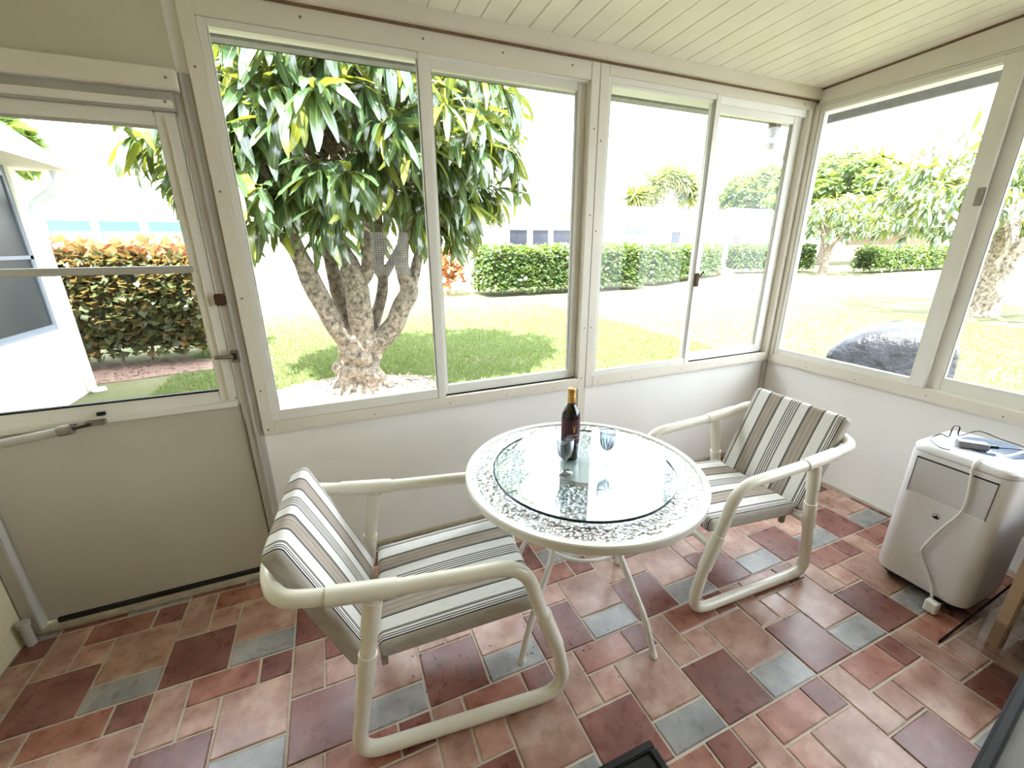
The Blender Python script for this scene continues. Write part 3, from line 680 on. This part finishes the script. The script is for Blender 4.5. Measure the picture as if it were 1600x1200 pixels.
m_bark = bark_mat('mango_bark', srgb(78,68,58), srgb(150,138,122))
m_leaf = leaf_mat('mango_leaf', srgb(34,58,42), srgb(60,86,56), srgb(150,150,44), .18, .20, 1.0, (.75,.80,.06,1))

# template leaves: long, folded along the midrib, drooping
def leaf_tpl(droop, fold=.28, nseg=7, wid=.115):
    V = []; F = []
    for i in range(nseg+1):
        t = i/nseg; w = wid*(math.sin(PI*min(1,(t*.93+.04)))**.75); ang_ = droop*t
        x = math.sin(ang_)/max(droop,1e-3) if droop > 1e-3 else t; z = -(1-math.cos(ang_))/max(droop,1e-3)
        wv = .012*math.sin(t*17)
        V += [(x,-w,z+fold*w+wv),(x,0,z),(x,w,z+fold*w-wv)]
    for i in range(nseg):
        a = 3*i; F += [(a,a+1,a+4,a+3),(a+1,a+2,a+5,a+4)]
    return np.array(V), F
TPL = [leaf_tpl(d, .26, 7, .10) for d in (.45, .85, 1.2, 1.5)]
def frames(d, rng):
    """rotation matrices with x along d and z as near up as possible, plus twist"""
    d = d/np.linalg.norm(d, axis=1, keepdims=True); up_ = np.tile([0,0,1.0], (len(d),1))
    up_ = up_+rng.normal(0,.28,(len(d),3)); y = np.cross(up_, d); y /= np.linalg.norm(y, axis=1, keepdims=True); z = np.cross(d, y)
    return np.stack([d, y, z], axis=2)
def stuff_leaves(name, tips, dirs, L, mat, parent, rng, tpl):
    R = frames(dirs, rng); k = rng.integers(0, len(tpl), len(tips)); AV = []; AF = []; off = 0
    for j in range(len(tpl)):
        V, F = tpl[j]; sel = np.where(k == j)[0]
        if not len(sel): continue
        W = np.einsum('nij,vj->nvi', R[sel], V)*L[sel][:,None,None]+tips[sel][:,None,:]
        n = len(V); AV.append(W.reshape(-1,3)); Fa = np.array(F)
        AF.append((Fa[None]+np.arange(len(sel))[:,None,None]*n+off).reshape(-1,4)); off += n*len(sel)
    V = np.concatenate(AV); F = np.concatenate(AF)
    me = bpy.data.meshes.new(name); me.vertices.add(len(V)); me.vertices.foreach_set('co', V.astype(np.float32).ravel())
    me.loops.add(F.size); me.loops.foreach_set('vertex_index', F.astype(np.int32).ravel())
    me.polygons.add(len(F)); me.polygons.foreach_set('loop_start', np.arange(0, F.size, 4, dtype=np.int32)); me.polygons.foreach_set('loop_total', np.full(len(F), 4, np.int32))
    me.polygons.foreach_set('use_smooth', np.ones(len(F), bool)); me.update(calc_edges=True)
    if len(tpl[0][0]) % 3 == 0:
        at = me.attributes.new('rib', 'FLOAT', 'POINT'); at.data.foreach_set('value', (np.arange(len(V)) % 3 == 1).astype(np.float32))
    o = bpy.data.objects.new(name, me); me.materials.append(mat); COL.objects.link(o); o.parent = parent; o['kind'] = 'stuff'; return o

def crown_leaves(centre, rad, nros, per, Lr, rng, shell=.55, zmin=-.92):
    """rosettes of drooping leaves through the outer shell of an ellipsoidal crown (local coordinates)"""
    d = rng.normal(size=(nros*3,3)); d /= np.linalg.norm(d, axis=1, keepdims=True); d = d[d[:,2] > zmin][:nros]
    r = rng.uniform(shell, 1.0, len(d))**.6; C = np.array(centre)+d*r[:,None]*np.array(rad)
    tips = []; dirs = []; Ls = []
    for c, n in zip(C, d):
        m = rng.integers(per[0], per[1]); ax = n*np.array([1,1,.5])+np.array([0,0,.35]); ax /= np.linalg.norm(ax)
        a = rng.uniform(0, 2*PI)+np.arange(m)*2.399
        e1 = np.cross(ax, [0.3,.5,.9]); e1 /= np.linalg.norm(e1); e2 = np.cross(ax, e1)
        spread = rng.uniform(.45, 1.25, m)
        dd = np.cos(spread)[:,None]*ax+np.sin(spread)[:,None]*(np.cos(a)[:,None]*e1+np.sin(a)[:,None]*e2)
        dd[:,2] -= rng.uniform(.35,1.05,m)
        tips.append(c+dd*.02+ax*rng.uniform(0,.06,m)[:,None]); dirs.append(dd); Ls.append(rng.uniform(Lr[0],Lr[1],m))
    return C, np.concatenate(tips), np.concatenate(dirs), np.concatenate(Ls)

# ---- the big mango tree in front of the first window
B0 = np.array([-2.70, 3.70, G])
mt_ = thing('mango_tree', 'mango tree with several stems right outside the wide window', 'tree', tuple(B0))
def knobby(path, rs, mat, nm, par, seed, n=18, amp=.14, sub=7):
    r_ = random.Random(seed); P = smooth_path(path, sub); m = len(P); R = []
    for i in range(m):
        t = i/(m-1)*(len(rs)-1); a = int(min(t, len(rs)-2)); R.append(rs[a]*(1-(t-a))+rs[a+1]*(t-a))
    q = MB().tube(P, R, n); ph = [r_.uniform(0,6.3) for _ in range(6)]
    V = []
    for i, v in enumerate(q.v):
        ring_, k = divmod(i, n)
        if ring_ < m:
            c = P[ring_]; th = 2*PI*k/n
            s = 1+amp*(math.sin(3*th+ph[0]+ring_*.31)*.5+math.sin(5*th+ph[1]-ring_*.45)*.35+math.sin(ring_*.9+ph[2]+th)*.4)
            V.append(tuple(c+(Vector(v)-c)*s))
        else: V.append(v)
    q.v = V; return q.build(nm, mat, par, smooth=True)
L_ = lambda pts: [tuple(np.array(p)-B0) for p in pts]
knobby(L_([(-2.70,3.70,G-.08),(-2.70,3.70,G+.10),(-2.68,3.72,.10),(-2.66,3.72,.36),(-2.64,3.72,.52)]), [.42,.33,.27,.27,.20], m_bark, 'trunk', mt_, 1, 28, .19, 8)
BR = [([(-2.70,3.66,.28),(-2.83,3.62,.45),(-3.01,3.60,.84),(-3.13,3.58,1.23),(-3.20,3.55,1.48),(-3.30,3.5,1.9),(-3.45,3.4,2.4)], [.15,.125,.115,.11,.095,.07,.04]),
      ([(-2.64,3.66,.36),(-2.62,3.62,.70),(-2.61,3.6,1.04),(-2.65,3.6,1.30),(-2.72,3.6,1.5),(-2.8,3.5,1.95),(-2.7,3.3,2.5)], [.16,.15,.145,.13,.085,.07,.04]),
      ([(-2.60,3.58,1.10),(-2.47,3.55,1.28),(-2.44,3.52,1.63),(-2.40,3.40,2.1),(-2.2,3.2,2.5)], [.10,.085,.075,.06,.03]),
      ([(-2.52,3.95,.36),(-2.33,4.0,.78),(-2.24,4.02,1.12),(-2.29,4.0,1.28),(-2.25,4.0,1.55),(-2.2,4.1,2.1),(-2.0,4.3,2.7)], [.10,.075,.07,.085,.06,.05,.03]),
      ([(-2.24,4.0,1.18),(-2.12,4.0,1.34),(-2.03,3.98,1.48),(-1.8,4.0,1.9)], [.07,.055,.05,.03]),
      ([(-2.55,3.70,.22),(-2.26,3.66,.50),(-2.08,3.64,.80),(-1.97,3.62,1.02),(-2.02,3.6,1.20),(-2.04,3.58,1.40),(-1.95,3.5,1.9),(-1.7,3.4,2.4)], [.14,.125,.12,.12,.10,.08,.06,.035]),
      ([(-1.97,3.62,1.0),(-1.90,3.60,1.18),(-1.82,3.58,1.45),(-1.55,3.5,1.85),(-1.2,3.5,2.2)], [.09,.075,.06,.05,.03]),
      ([(-2.66,3.90,.36),(-2.75,3.95,.55),(-2.82,3.98,.90),(-2.87,4.0,1.37),(-2.9,4.1,1.9),(-3.1,4.3,2.6)], [.11,.10,.095,.08,.06,.03])]
for i, (p, r) in enumerate(BR): knobby(L_(p), r, m_bark, 'branch', mt_, 20+i, 14, .12, 5)
CC = np.array([-2.50, 3.75, 2.76])-B0
Cr, tp, dr, Ln = crown_leaves(CC, (2.0,1.7,1.25), 430, (10,15), (.32,.52), rng, .30, -.86)
random.seed(3)
for i in range(0, len(Cr), 3):     # twigs carry every third rosette
    c = Vector(Cr[i]); s = Vector(CC)+(c-Vector(CC))*.25; s.z -= .25
    MB().tube([s, (s+c)/2+Vector((0,0,.08)), c], [.022,.014,.007], 6).build('twig', m_bark, mt_, smooth=True)
camL = np.array([-2.927,-2.058,1.55])-B0
dist = np.linalg.norm(tp-camL, axis=1); order = np.argsort(dist); near = order[:300]; rest = order[300:]
tplm = []
for (V, F) in TPL:
    q = MB(); q.add([tuple(v) for v in V], F); o = q.build('leaf', m_leaf, smooth=True); o.data.attributes.new('rib', 'FLOAT', 'POINT').data.foreach_set('value', [1.0 if i_ % 3 == 1 else 0.0 for i_ in range(len(V))]); tplm.append(o.data); bpy.data.objects.remove(o)
Rn = frames(dr[near], rng)
for i, k in enumerate(near):
    q = Matrix(Rn[i].tolist()).to_quaternion(); inst('leaf', tplm[i % 4], mt_, tuple(tp[k]), q, (Ln[k],)*3)
stuff_leaves('foliage', tp[rest], dr[rest], Ln[rest], m_leaf, mt_, rng, TPL)

# mulch ring with pale chips
def mulch_mat():
    t = NT('pale_mulch'); p = t.pos(); a = t.noise(p, 22, 6, .7)
    c = t.ramp(a.outputs['Fac'], [(.3, srgb(140,120,104)), (.5, srgb(170,154,138)), (.7, srgb(196,184,168))]); t.l(c.outputs[0], t.b.inputs['Base Color'])
    t.b.inputs['Roughness'].default_value = .95; t.l(t.bump(a.outputs['Fac'], .7, .03), t.b.inputs['Normal']); return t.m
m_mulch = mulch_mat()
def mulch_bed(label, cx, cy, rx, ry, nchip, seed, mat):
    r_ = random.Random(seed); poly = [(cx+rx*(1+.10*math.sin(3*a+seed)+.05*math.sin(7*a))*math.cos(a), cy+ry*(1+.08*math.sin(4*a+seed))*math.sin(a)) for a in [2*PI*k/40 for k in range(40)]]
    b = MB().prism(poly, G-.02, G+.012); 
    for k in range(nchip):
        a = r_.uniform(0,6.28); rr = math.sqrt(r_.random()); x = cx+rx*rr*math.cos(a); y = cy+ry*rr*math.sin(a); L = r_.uniform(.015,.05); th = r_.uniform(0,6.3); dx, dy = math.cos(th)*L, math.sin(th)*L; z = G+.014
        b.add([(x-dx,y-dy,z),(x+dy*.4,y-dx*.4,z+r_.uniform(0,.02)),(x+dx,y+dy,z+r_.uniform(0,.03)),(x-dy*.4,y+dx*.4,z+r_.uniform(.0,.02))], [(0,1,2,3)])
    o = b.build('mulch_bed', mat); tag(o, label, 'mulch', kind='stuff')
mulch_bed('pale dry mulch round the foot of the near mango tree', -2.85, 3.45, 1.15, .80, 900, 1, m_mulch)
mulch_bed('brown leaf litter under the copper leaved hedge', -6.0, 5.9, 1.9, .55, 700, 2, M('brown_litter', srgb(128,104,92), .95, .35, 25, .6, 40))

# grass blades on the near lawn
def blades(n, region, seed):
    r_ = np.random.default_rng(seed); x = r_.uniform(region[0],region[1],n); y = region[2]+(region[3]-region[2])*r_.beta(1.0,1.9,n)
    keep = (((x+2.85)/1.1)**2+((y-3.45)/.75)**2 > 1) & (((x+6.0)/1.9)**2+((y-5.9)/.55)**2 > 1); x = x[keep]; y = y[keep]; n = len(x)
    a = r_.uniform(0,2*PI,n); h = r_.uniform(.03,.075,n); w = r_.uniform(.004,.008,n); lx = r_.normal(0,.025,n); ly = r_.normal(0,.025,n)
    V = np.empty((n,3,3)); V[:,0] = np.stack([x-np.cos(a)*w,y-np.sin(a)*w,np.full(n,G)],1); V[:,1] = np.stack([x+np.cos(a)*w,y+np.sin(a)*w,np.full(n,G)],1); V[:,2] = np.stack([x+lx,y+ly,G+h],1)
    return V
V = np.concatenate([blades(120000,(-5.2,3.4,1.6,11.5),5), blades(55000,(1.0,11,.0,8.5),6)]).reshape(-1,3); nf = len(V)//3
me = bpy.data.meshes.new('grass'); me.vertices.add(len(V)); me.vertices.foreach_set('co', V.astype(np.float32).ravel())
me.loops.add(nf*3); me.loops.foreach_set('vertex_index', np.arange(nf*3, dtype=np.int32)); me.polygons.add(nf)
me.polygons.foreach_set('loop_start', np.arange(0,nf*3,3,dtype=np.int32)); me.polygons.foreach_set('loop_total', np.full(nf,3,np.int32)); me.update(calc_edges=True)
me.materials.append(leaf_mat('grass_blade', srgb(80,98,56), srgb(100,114,72), srgb(128,126,94), .15, .7, .15))
gr = bpy.data.objects.new('grass', me); COL.objects.link(gr); tag(gr, 'short green grass blades on the lawn near the windows', 'grass', kind='stuff')

# ---- hedges
def small_tpl(w=.42):
    return [(np.array([(0,0,0),(.5,-w,.12),(1,0,-.05),(.5,w,.12)]), [(0,1,2,3)])]
SM = small_tpl()
def hedge(name, label, path, width, h, nleaf, L, mat, seed, stems=6, group=None):
    """path: list of ground points of the centre line"""
    r_ = np.random.default_rng(seed); P = np.array(path, float); o0 = P[0]; hd = thing(name, label, 'hedge', (o0[0],o0[1],G), group=group)
    seg = np.diff(P, axis=0); sl = np.linalg.norm(seg, axis=1); tot = sl.sum(); cum = np.concatenate([[0],np.cumsum(sl)])
    def at(s, lat):
        k = np.clip(np.searchsorted(cum, s, 'right')-1, 0, len(seg)-1); t = (s-cum[k])/sl[k]
        d = seg[k]/sl[k][:,None]; nrm = np.stack([-d[:,1], d[:,0]],1); return P[k]+seg[k]*t[:,None]+nrm*lat[:,None]-o0, d, nrm
    n = nleaf; s = r_.uniform(0,tot,n); u = r_.random(n)
    face = np.where(u < .42, 0, np.where(u < .55, 1, np.where(u < .90, 2, 3)))
    lat = np.where(face == 0, -width/2+r_.normal(0,.05,n), np.where(face == 1, width/2+r_.normal(0,.05,n), r_.uniform(-width/2,width/2,n)))
    z = np.where(face <= 1, r_.uniform(.22,h,n), h+r_.normal(0,.05,n)); e = r_.random(n) < .5
    s = np.where(face == 3, np.where(e, r_.normal(.0,.06,n), tot-r_.normal(0,.06,n)), s); z = np.where(face == 3, r_.uniform(.22,h,n), z)
    s = np.clip(s, 0, tot-1e-6); wob = 1+.06*np.sin(s*1.7)+.04*np.sin(s*4.1+z*3)
    p, d, nrm = at(s, lat*wob); pos = np.concatenate([p, (z*(1+.03*np.sin(s*2.3)))[:,None]],1)
    out = np.zeros((n,3)); out[face==0,:2] = -nrm[face==0]; out[face==1,:2] = nrm[face==1]; out[face==2,2] = 1; out[face==3,:2] = np.where(e[face==3][:,None], -d[face==3], d[face==3])
    dirs = out*.7+r_.normal(0,.6,(n,3)); dirs[:,2] -= .15
    stuff_leaves('foliage', pos, dirs, r_.uniform(L*.7,L*1.3,n), mat, hd, r_, SM)
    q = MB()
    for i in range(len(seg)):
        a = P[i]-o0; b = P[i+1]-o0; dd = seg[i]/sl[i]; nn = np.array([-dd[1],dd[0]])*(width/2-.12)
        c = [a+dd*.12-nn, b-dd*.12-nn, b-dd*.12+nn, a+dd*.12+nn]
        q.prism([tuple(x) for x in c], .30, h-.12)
    q.build('dark_core', M(name+'_inner', srgb(54,52,36), .95, .4, 9), hd)  # solid dark box, its colour painted for the shaded inside behind the leaves
    for k in range(stems):
        s_ = np.array([tot*(k+.5)/stems+r_.normal(0,.1)]); pp, _, _ = at(np.clip(s_,0,tot-.01), np.array([r_.uniform(-width*.4,width*.2)])); x, y = pp[0]
        MB().tube([(x,y,-.02),(x+.03,y,.2),(x-.05,y+.02,.5)], [.03,.024,.018], 6).build('stem', m_bark, hd)
    return hd
m_hedge = leaf_mat('hedge_leaf', srgb(48,70,46), srgb(76,96,58), srgb(136,140,76), .2, .35, .5)
m_copper = leaf_mat('copper_leaf', srgb(44,56,36), srgb(72,82,48), srgb(128,96,58), .2, .45, .4, (.8,.45,.12,1))
m_copper_top = leaf_mat('copper_top_leaf', srgb(136,72,44), srgb(160,100,62), srgb(180,140,90), .25, .45, .4, (.9,.5,.2,1))
hA = hedge('copper_hedge', 'hedge with orange copper tips seen through the door glass', [(-9.6,6.75),(-4.85,6.65)], 1.0, 1.62, 9500, .125, m_copper, 1, 10)
r_ = np.random.default_rng(77); n = 1500
tipp = np.stack([r_.uniform(0,4.75,n), r_.uniform(-.52,.40,n)-.02, r_.uniform(1.58,1.86,n)],1); stuff_leaves('copper_tips', tipp, r_.normal(0,.6,(n,3))+np.array([0,0,.7]), r_.uniform(.10,.20,n), m_copper_top, hA, r_, SM)
hedge('clipped_hedge', 'long clipped green hedge in the middle of the lawn view', [(2.35,13.5),(9.4,13.5)], 1.7, 1.66, 9000, .15, m_hedge, 2, 9, 'clipped green hedges')
hedge('clipped_hedge', 'clipped green hedge running back towards the white house wing', [(10.35,13.9),(14.2,15.6),(18.6,17.7)], 1.0, 1.62, 7000, .16, m_hedge, 3, 9, 'clipped green hedges')
hedge('clipped_hedge', 'short clipped hedge below the louvred window of the far wing', [(21.2,18.6),(27.2,17.6)], 1.2, 1.62, 4200, .17, m_hedge, 4, 5, 'clipped green hedges')
hedge('clipped_hedge', 'low far hedge behind the lawn left of the right mango trunk', [(28.5,14.9),(40.5,15.4)], 1.2, 1.45, 5200, .19, m_hedge, 5, 6, 'clipped green hedges')
# red croton beside the hedge
ct = thing('croton_bush', 'small red leaved croton at the left end of the hedge', 'bush', (1.25,13.9,G)); r_ = np.random.default_rng(5); n = 420
stuff_leaves('foliage', r_.normal(0,1,(n,3))*np.array([.28,.25,.32])+np.array([0,0,.95]), r_.normal(0,.6,(n,3))+np.array([0,0,.5]), r_.uniform(.14,.28,n), m_copper_top, ct, r_, SM)
MB().tube([(0,0,-.02),(.02,0,.4),(0,.03,.9)], [.03,.025,.015], 6).build('stem', m_bark, ct)

# ---- other trees
def tree(name, label, base, crown_c, rad, nros, per, L, mat, seed, trunk_r, fork=True, tpl=None, zmin=-.75):
    r_ = np.random.default_rng(seed); o = thing(name, label, 'tree', base, group=None)
    b = np.array(base); cc = np.array(crown_c)-b
    _, t_, d_, l_ = crown_leaves(cc, rad, nros, per, L, r_, .4, zmin)
    stuff_leaves('foliage', t_, d_, l_, mat, o, r_, tpl or TPL)
    h = cc[2]-rad[2]*.6
    knobby([(0,0,-.05),(0,0,.15),(.03,.02,h*.45),(cc[0]*.2,cc[1]*.2,h*.75)], [trunk_r*1.7,trunk_r*1.15,trunk_r,trunk_r*.9], m_bark, 'trunk', o, seed, 16, .18, 6)
    if fork:
        for k in range(4):
            a = k*PI/2+.6+seed; R = rad[0]*.55
            knobby([(0,0,h*.6),(math.cos(a)*R*.35+cc[0]*.3,math.sin(a)*R*.35,h*.95),(math.cos(a)*R+cc[0],math.sin(a)*R+cc[1],cc[2])], [trunk_r*.65,trunk_r*.45,trunk_r*.15], m_bark, 'branch', o, seed+k, 10, .12, 5)
    return o
tree('mango_tree', 'mango tree at the right edge behind the covered grill', (12.7,3.35,G), (12.55,3.5,2.75), (2.7,2.7,1.45), 330, (8,12), (.30,.48), m_leaf, 31, .30)
tree('mango_tree', 'small round mango tree far beyond the corner window', (24.7,14.9,G), (25.4,14.9,2.85), (3.0,2.8,1.35), 260, (7,11), (.38,.60), m_leaf, 32, .20)
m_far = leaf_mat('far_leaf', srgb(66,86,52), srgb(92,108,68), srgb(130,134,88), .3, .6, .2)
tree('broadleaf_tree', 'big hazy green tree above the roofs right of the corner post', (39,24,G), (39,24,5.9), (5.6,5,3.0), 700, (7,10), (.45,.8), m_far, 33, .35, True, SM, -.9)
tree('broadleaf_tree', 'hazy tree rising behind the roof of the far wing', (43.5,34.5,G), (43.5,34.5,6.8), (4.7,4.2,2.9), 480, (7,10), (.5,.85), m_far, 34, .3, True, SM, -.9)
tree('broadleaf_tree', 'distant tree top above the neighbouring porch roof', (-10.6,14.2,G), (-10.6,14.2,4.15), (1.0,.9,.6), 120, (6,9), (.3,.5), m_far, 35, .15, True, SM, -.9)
pb = thing('palm_clump', 'clump of palms and shrubs behind the white house roof', 'palm', (22.6,26.8,G)); r_ = np.random.default_rng(9)
m_palm = leaf_mat('palm_frond', srgb(82,92,60), srgb(110,112,70), srgb(150,108,70), .3, .6, .2)
for k in range(7):
    x = (k-3)*.95+r_.normal(0,.2); hh = 5.0+1.6*math.exp(-((k-3.6)/2.2)**2)+r_.normal(0,.2)
    MB().tube([(x,0,-.05),(x+.1,0,hh*.5),(x,0,hh)], [.14,.11,.09], 8).build('stem', m_bark, pb, smooth=True)
    n = 420; a = r_.uniform(0,2*PI,n); el = r_.uniform(-.5,1.2,n); dd = np.stack([np.cos(a)*np.cos(el),np.sin(a)*np.cos(el),np.sin(el)],1)
    stuff_leaves('fronds', np.array([x,0,hh])+dd*r_.uniform(.0,.8,n)[:,None], dd, r_.uniform(.5,1.1,n), m_palm, pb, r_, [leaf_tpl(.9, .2, 4, .07)])

# ---- buildings
m_hwall = M('white_house_wall', srgb(238,236,226), .8, .02, 1)
m_hroof = M('white_tile_roof', srgb(232,230,222), .8, .03, 2)
m_heave = M('cream_fascia', srgb(150,144,88), .7, .03, 2)
m_pane_dark = M('dark_window_pane', srgb(38,40,50), .25, .25, 3)
m_pane_aqua = M('aqua_window_blind', srgb(84,148,136), .4, .08, 5)
m_pane_blue = M('pale_blue_window_blind', srgb(96,116,132), .4, .08, 5)
m_hframe = M('white_window_frame', srgb(242,242,240), .5, .02, 4)
def win(par, x0, x1, z0, z1, y, mat, slats=0, label=None):
    f = MB(); w = .07
    for b in ((x0-w,x0,z0-w,z1+w),(x1,x1+w,z0-w,z1+w),(x0,x1,z0-w,z0),(x0,x1,z1,z1+w)): f.box(b[0],b[1],y-.05,y+.01,b[2],b[3])
    fo = f.build('window', m_hframe, par); MB().box(x0,x1,y-.015,y+.01,z0,z1).build('pane', mat, fo)
    for k in range(slats):
        z = z0+(z1-z0)*(k+.5)/slats; MB().box(x0,x1,y-.03,y-.012,z-.012,z+.012).build('blind_slat', m_hframe, fo)
    return fo
h1 = thing('white_house', 'long low white house across the lawn', 'house', (0,18.5,G))
MB().box(-24,20.5,0,6,-.1,3.38).build('wall', m_hwall, h1)
MB().box(-24.4,20.9,-.45,-.40,3.28,3.44).build('fascia', m_heave, h1)
MB().add([(-24.4,-.45,3.44),(20.9,-.45,3.44),(20.9,6.4,3.44),(-24.4,6.4,3.44),(-22,3,4.1),(18.5,3,4.1)], [(0,1,5,4),(1,2,5),(2,3,4,5),(3,0,4),(3,2,1,0)]).build('roof', m_hroof, h1)
zb, zt_ = 1.5-G, 2.45-G
for a, b in ((-11.6,-10.45),(-10.2,-9.05),(-8.8,-7.7)): win(h1, a, b, zb-.2, zt_, 0, m_pane_aqua)
for a, b in ((5.65,6.62),(6.92,7.83),(8.10,9.10)): win(h1, a, b, zb-.2, 2.30-G, 0, m_pane_dark)
for a, b in ((11.82,12.95),(13.15,14.25),(14.45,15.55)): win(h1, a, b, zb-.1, 2.42-G, 0, m_pane_blue, 4)
win(h1, 15.95, 16.65, zb-.1, 2.27-G, 0, m_pane_dark)
h2 = thing('white_house_wing', 'white house wing with a louvred window right of the hedge gap', 'house', (0,21.5,G))
MB().box(23.3,32,0,3.4,-.1,3.0).build('wall', m_hwall, h2)
MB().box(22.9,32.4,-.55,-.48,2.86,3.02).build('fascia', m_heave, h2)
MB().add([(22.9,-.55,3.02),(32.4,-.55,3.02),(32.4,3.8,3.02),(22.9,3.8,3.02),(25.5,1.6,4.4),(30,1.6,4.4)], [(0,1,5,4),(1,2,5),(2,3,4,5),(3,0,4),(3,2,1,0)]).build('roof', m_hroof, h2)
fw_ = win(h2, 24.45, 25.25, 1.5-G, 2.2-G, 0, m_pane_dark)
for k in range(4): MB().box(24.45,25.25,-.04,-.012,1.5-G+.17*k+.10,1.5-G+.17*k+.16).build('louvre', m_hframe, fw_)
h3 = thing('distant_house', 'distant low house glimpsed behind the far right hedge', 'house', (0,20,G))
MB().box(47,78,0,7,-.1,2.9).build('wall', M('tan_house_wall', srgb(150,128,110), .8, .05, 1), h3)
MB().add([(46.5,-.5,2.9),(78.5,-.5,2.9),(78.5,7.5,2.9),(46.5,7.5,2.9),(50,3.5,4.6),(75,3.5,4.6)], [(0,1,5,4),(1,2,5),(2,3,4,5),(3,0,4),(3,2,1,0)]).build('roof', m_hroof, h3)
for a in (50,54,60,66): win(h3, a, a+1.6, 1.2, 2.4, 0, m_pane_dark)
br = MB(); 
for k in range(7): br.box(18.95+k*.14,19.07+k*.14,17.15,17.6,G,G+.16)
bk_ = br.build('brick_edging', M('orange_brick', srgb(206,142,104), .85, .12, 8)); tag(bk_, 'short row of orange bricks in the gap between hedges', 'edging')
hs = MB().tube(smooth_path([(1.2,18.1,G+.25),(1.35,18.05,G+.05),(1.9,18.0,G+.04),(2.4,18.1,G+.05),(1.7,18.25,G+.06)], 6), .035, 8).build('garden_hose', M('green_hose', srgb(60,120,104), .4, .1, 10), smooth=True); tag(hs, 'green garden hose lying at the foot of the white house', 'hose')

# ---- neighbouring screened porch on the left
np_ = thing('neighbour_porch', 'white screened porch of the neighbouring unit seen through the door', 'porch', (-6,4.93,G))
m_screen = NT('dark_insect_screen'); _t = m_screen; _t.b.inputs['Base Color'].default_value = srgb(34,38,46); _t.b.inputs['Roughness'].default_value = .45
_tr = _t.n('ShaderNodeBsdfTransparent'); _mx = _t.n('ShaderNodeMixShader'); _mx.inputs[0].default_value = .9; _t.l(_tr.outputs[0], _mx.inputs[1]); _t.l(_t.b.outputs[0], _mx.inputs[2]); _t.l(_mx.outputs[0], _t.out.inputs[0]); m_screen = _t.m
m_scrf = M('bronze_screen_frame', srgb(120,126,140), .4, .05, 10)
MB().box(-4,0,-.12,0,-.1,.86).box(-.12,0,-4.9,-.12,-.1,.86).build('low_wall', m_hwall, np_)
MB().box(-.10,.0,-.14,0,.86,2.66).build('corner_post', m_hwall, np_, bevel=.01)
MB().box(-4,-.1,-.09,-.03,.86,2.66).build('front_infill', m_hwall, np_)
MB().box(-.055,-.045,-4.9,-.14,.92,2.58).build('side_screen', m_screen, np_)
for b in ((-.09,-.03,-4.9,-.14,.86,.93),(-.09,-.03,-4.9,-.14,2.55,2.66),(-.09,-.03,-.20,-.14,.93,2.55),(-.09,-.03,-4.9,-.14,1.68,1.72),(-.09,-.03,-1.35,-1.29,.93,2.55)): MB().box(*b).build('screen_frame', m_scrf, np_)
MB().add([(-5,.25,2.66),(.45,.25,2.66),(.45,-5.2,2.66),(-5,-5.2,2.66),(-5,.25,2.70),(.45,.25,2.70),(.45,-5.2,3.65),(-5,-5.2,3.65)], [(0,3,2,1),(4,5,6,7),(0,1,5,4),(1,2,6,5),(2,3,7,6),(3,0,4,7)]).build('roof', m_hroof, np_)
MB().tube(fillet([(.34,-.02,2.64),(.34,-.02,2.48),(.06,-.04,2.28),(.06,-.04,.02),(.14,.05,.0)], .08, 6), .045, 10).build('downspout', M('white_downspout', srgb(226,232,236), .5, .03, 8), np_, smooth=True)

# ---- grill under its cover
gl_ = thing('covered_grill', 'barbecue grill under a dark vinyl cover on the lawn', 'grill', (2.38,.37,G), math.radians(-64))
def cover_mat():
    t = NT('dark_vinyl_cover'); p = t.pos(); a = t.noise(p, 4, 4); b = t.noise(p, 9, 5, .6)
    c = t.ramp(a.outputs['Fac'], [(.35, srgb(20,21,24)), (.65, srgb(40,42,50))]); t.l(c.outputs[0], t.b.inputs['Base Color'])
    t.b.inputs['Roughness'].default_value = .33; t.l(t.bump(b.outputs['Fac'], .5, .05), t.b.inputs['Normal']); return t.m
cv = MB(); nu, nv = 56, 26; VV = []
for j in range(nv+1):
    s = j/nv; z = .06+.97*s; k = 1-.10*s-(.62*max(0,(s-.72)/.28)**2.2); k2 = 1-.08*s-(.55*max(0,(s-.72)/.28)**2.2)
    z = .06+.97*(1-(1-s)**1.0) if s < .72 else .06+.97*(.72+.28*math.sin((s-.72)/.28*PI/2))
    for i in range(nu):
        a = 2*PI*i/nu; ca, sa = math.cos(a), math.sin(a); e = .35
        x = math.copysign(abs(ca)**e, ca)*.54*k; y = math.copysign(abs(sa)**e, sa)*.31*k2
        f_ = 1+.035*(1-s)*math.sin(11*a+2*s)+.02*math.sin(17*a+5*s)*(1-s*.6)
        tt = max(0.0, min(1.0, (.10-x)/.62)); VV.append((x*f_, y*f_, z*(1-.30*tt*tt*s)+.012*math.sin(7*x+9*y)*s))
FF = [(j*nu+i, j*nu+(i+1)%nu, (j+1)*nu+(i+1)%nu, (j+1)*nu+i) for j in range(nv) for i in range(nu)]+[tuple(nv*nu+i for i in range(nu))]
cv.add(VV, FF).build('cover', cover_mat(), gl_, smooth=True)
for (x, y) in ((-.45,-.2),(.45,-.2),(-.45,.2),(.45,.2)): MB().tube([(x,y,0),(x,y,.3)], .02, 8).build('leg', m_black, gl_)
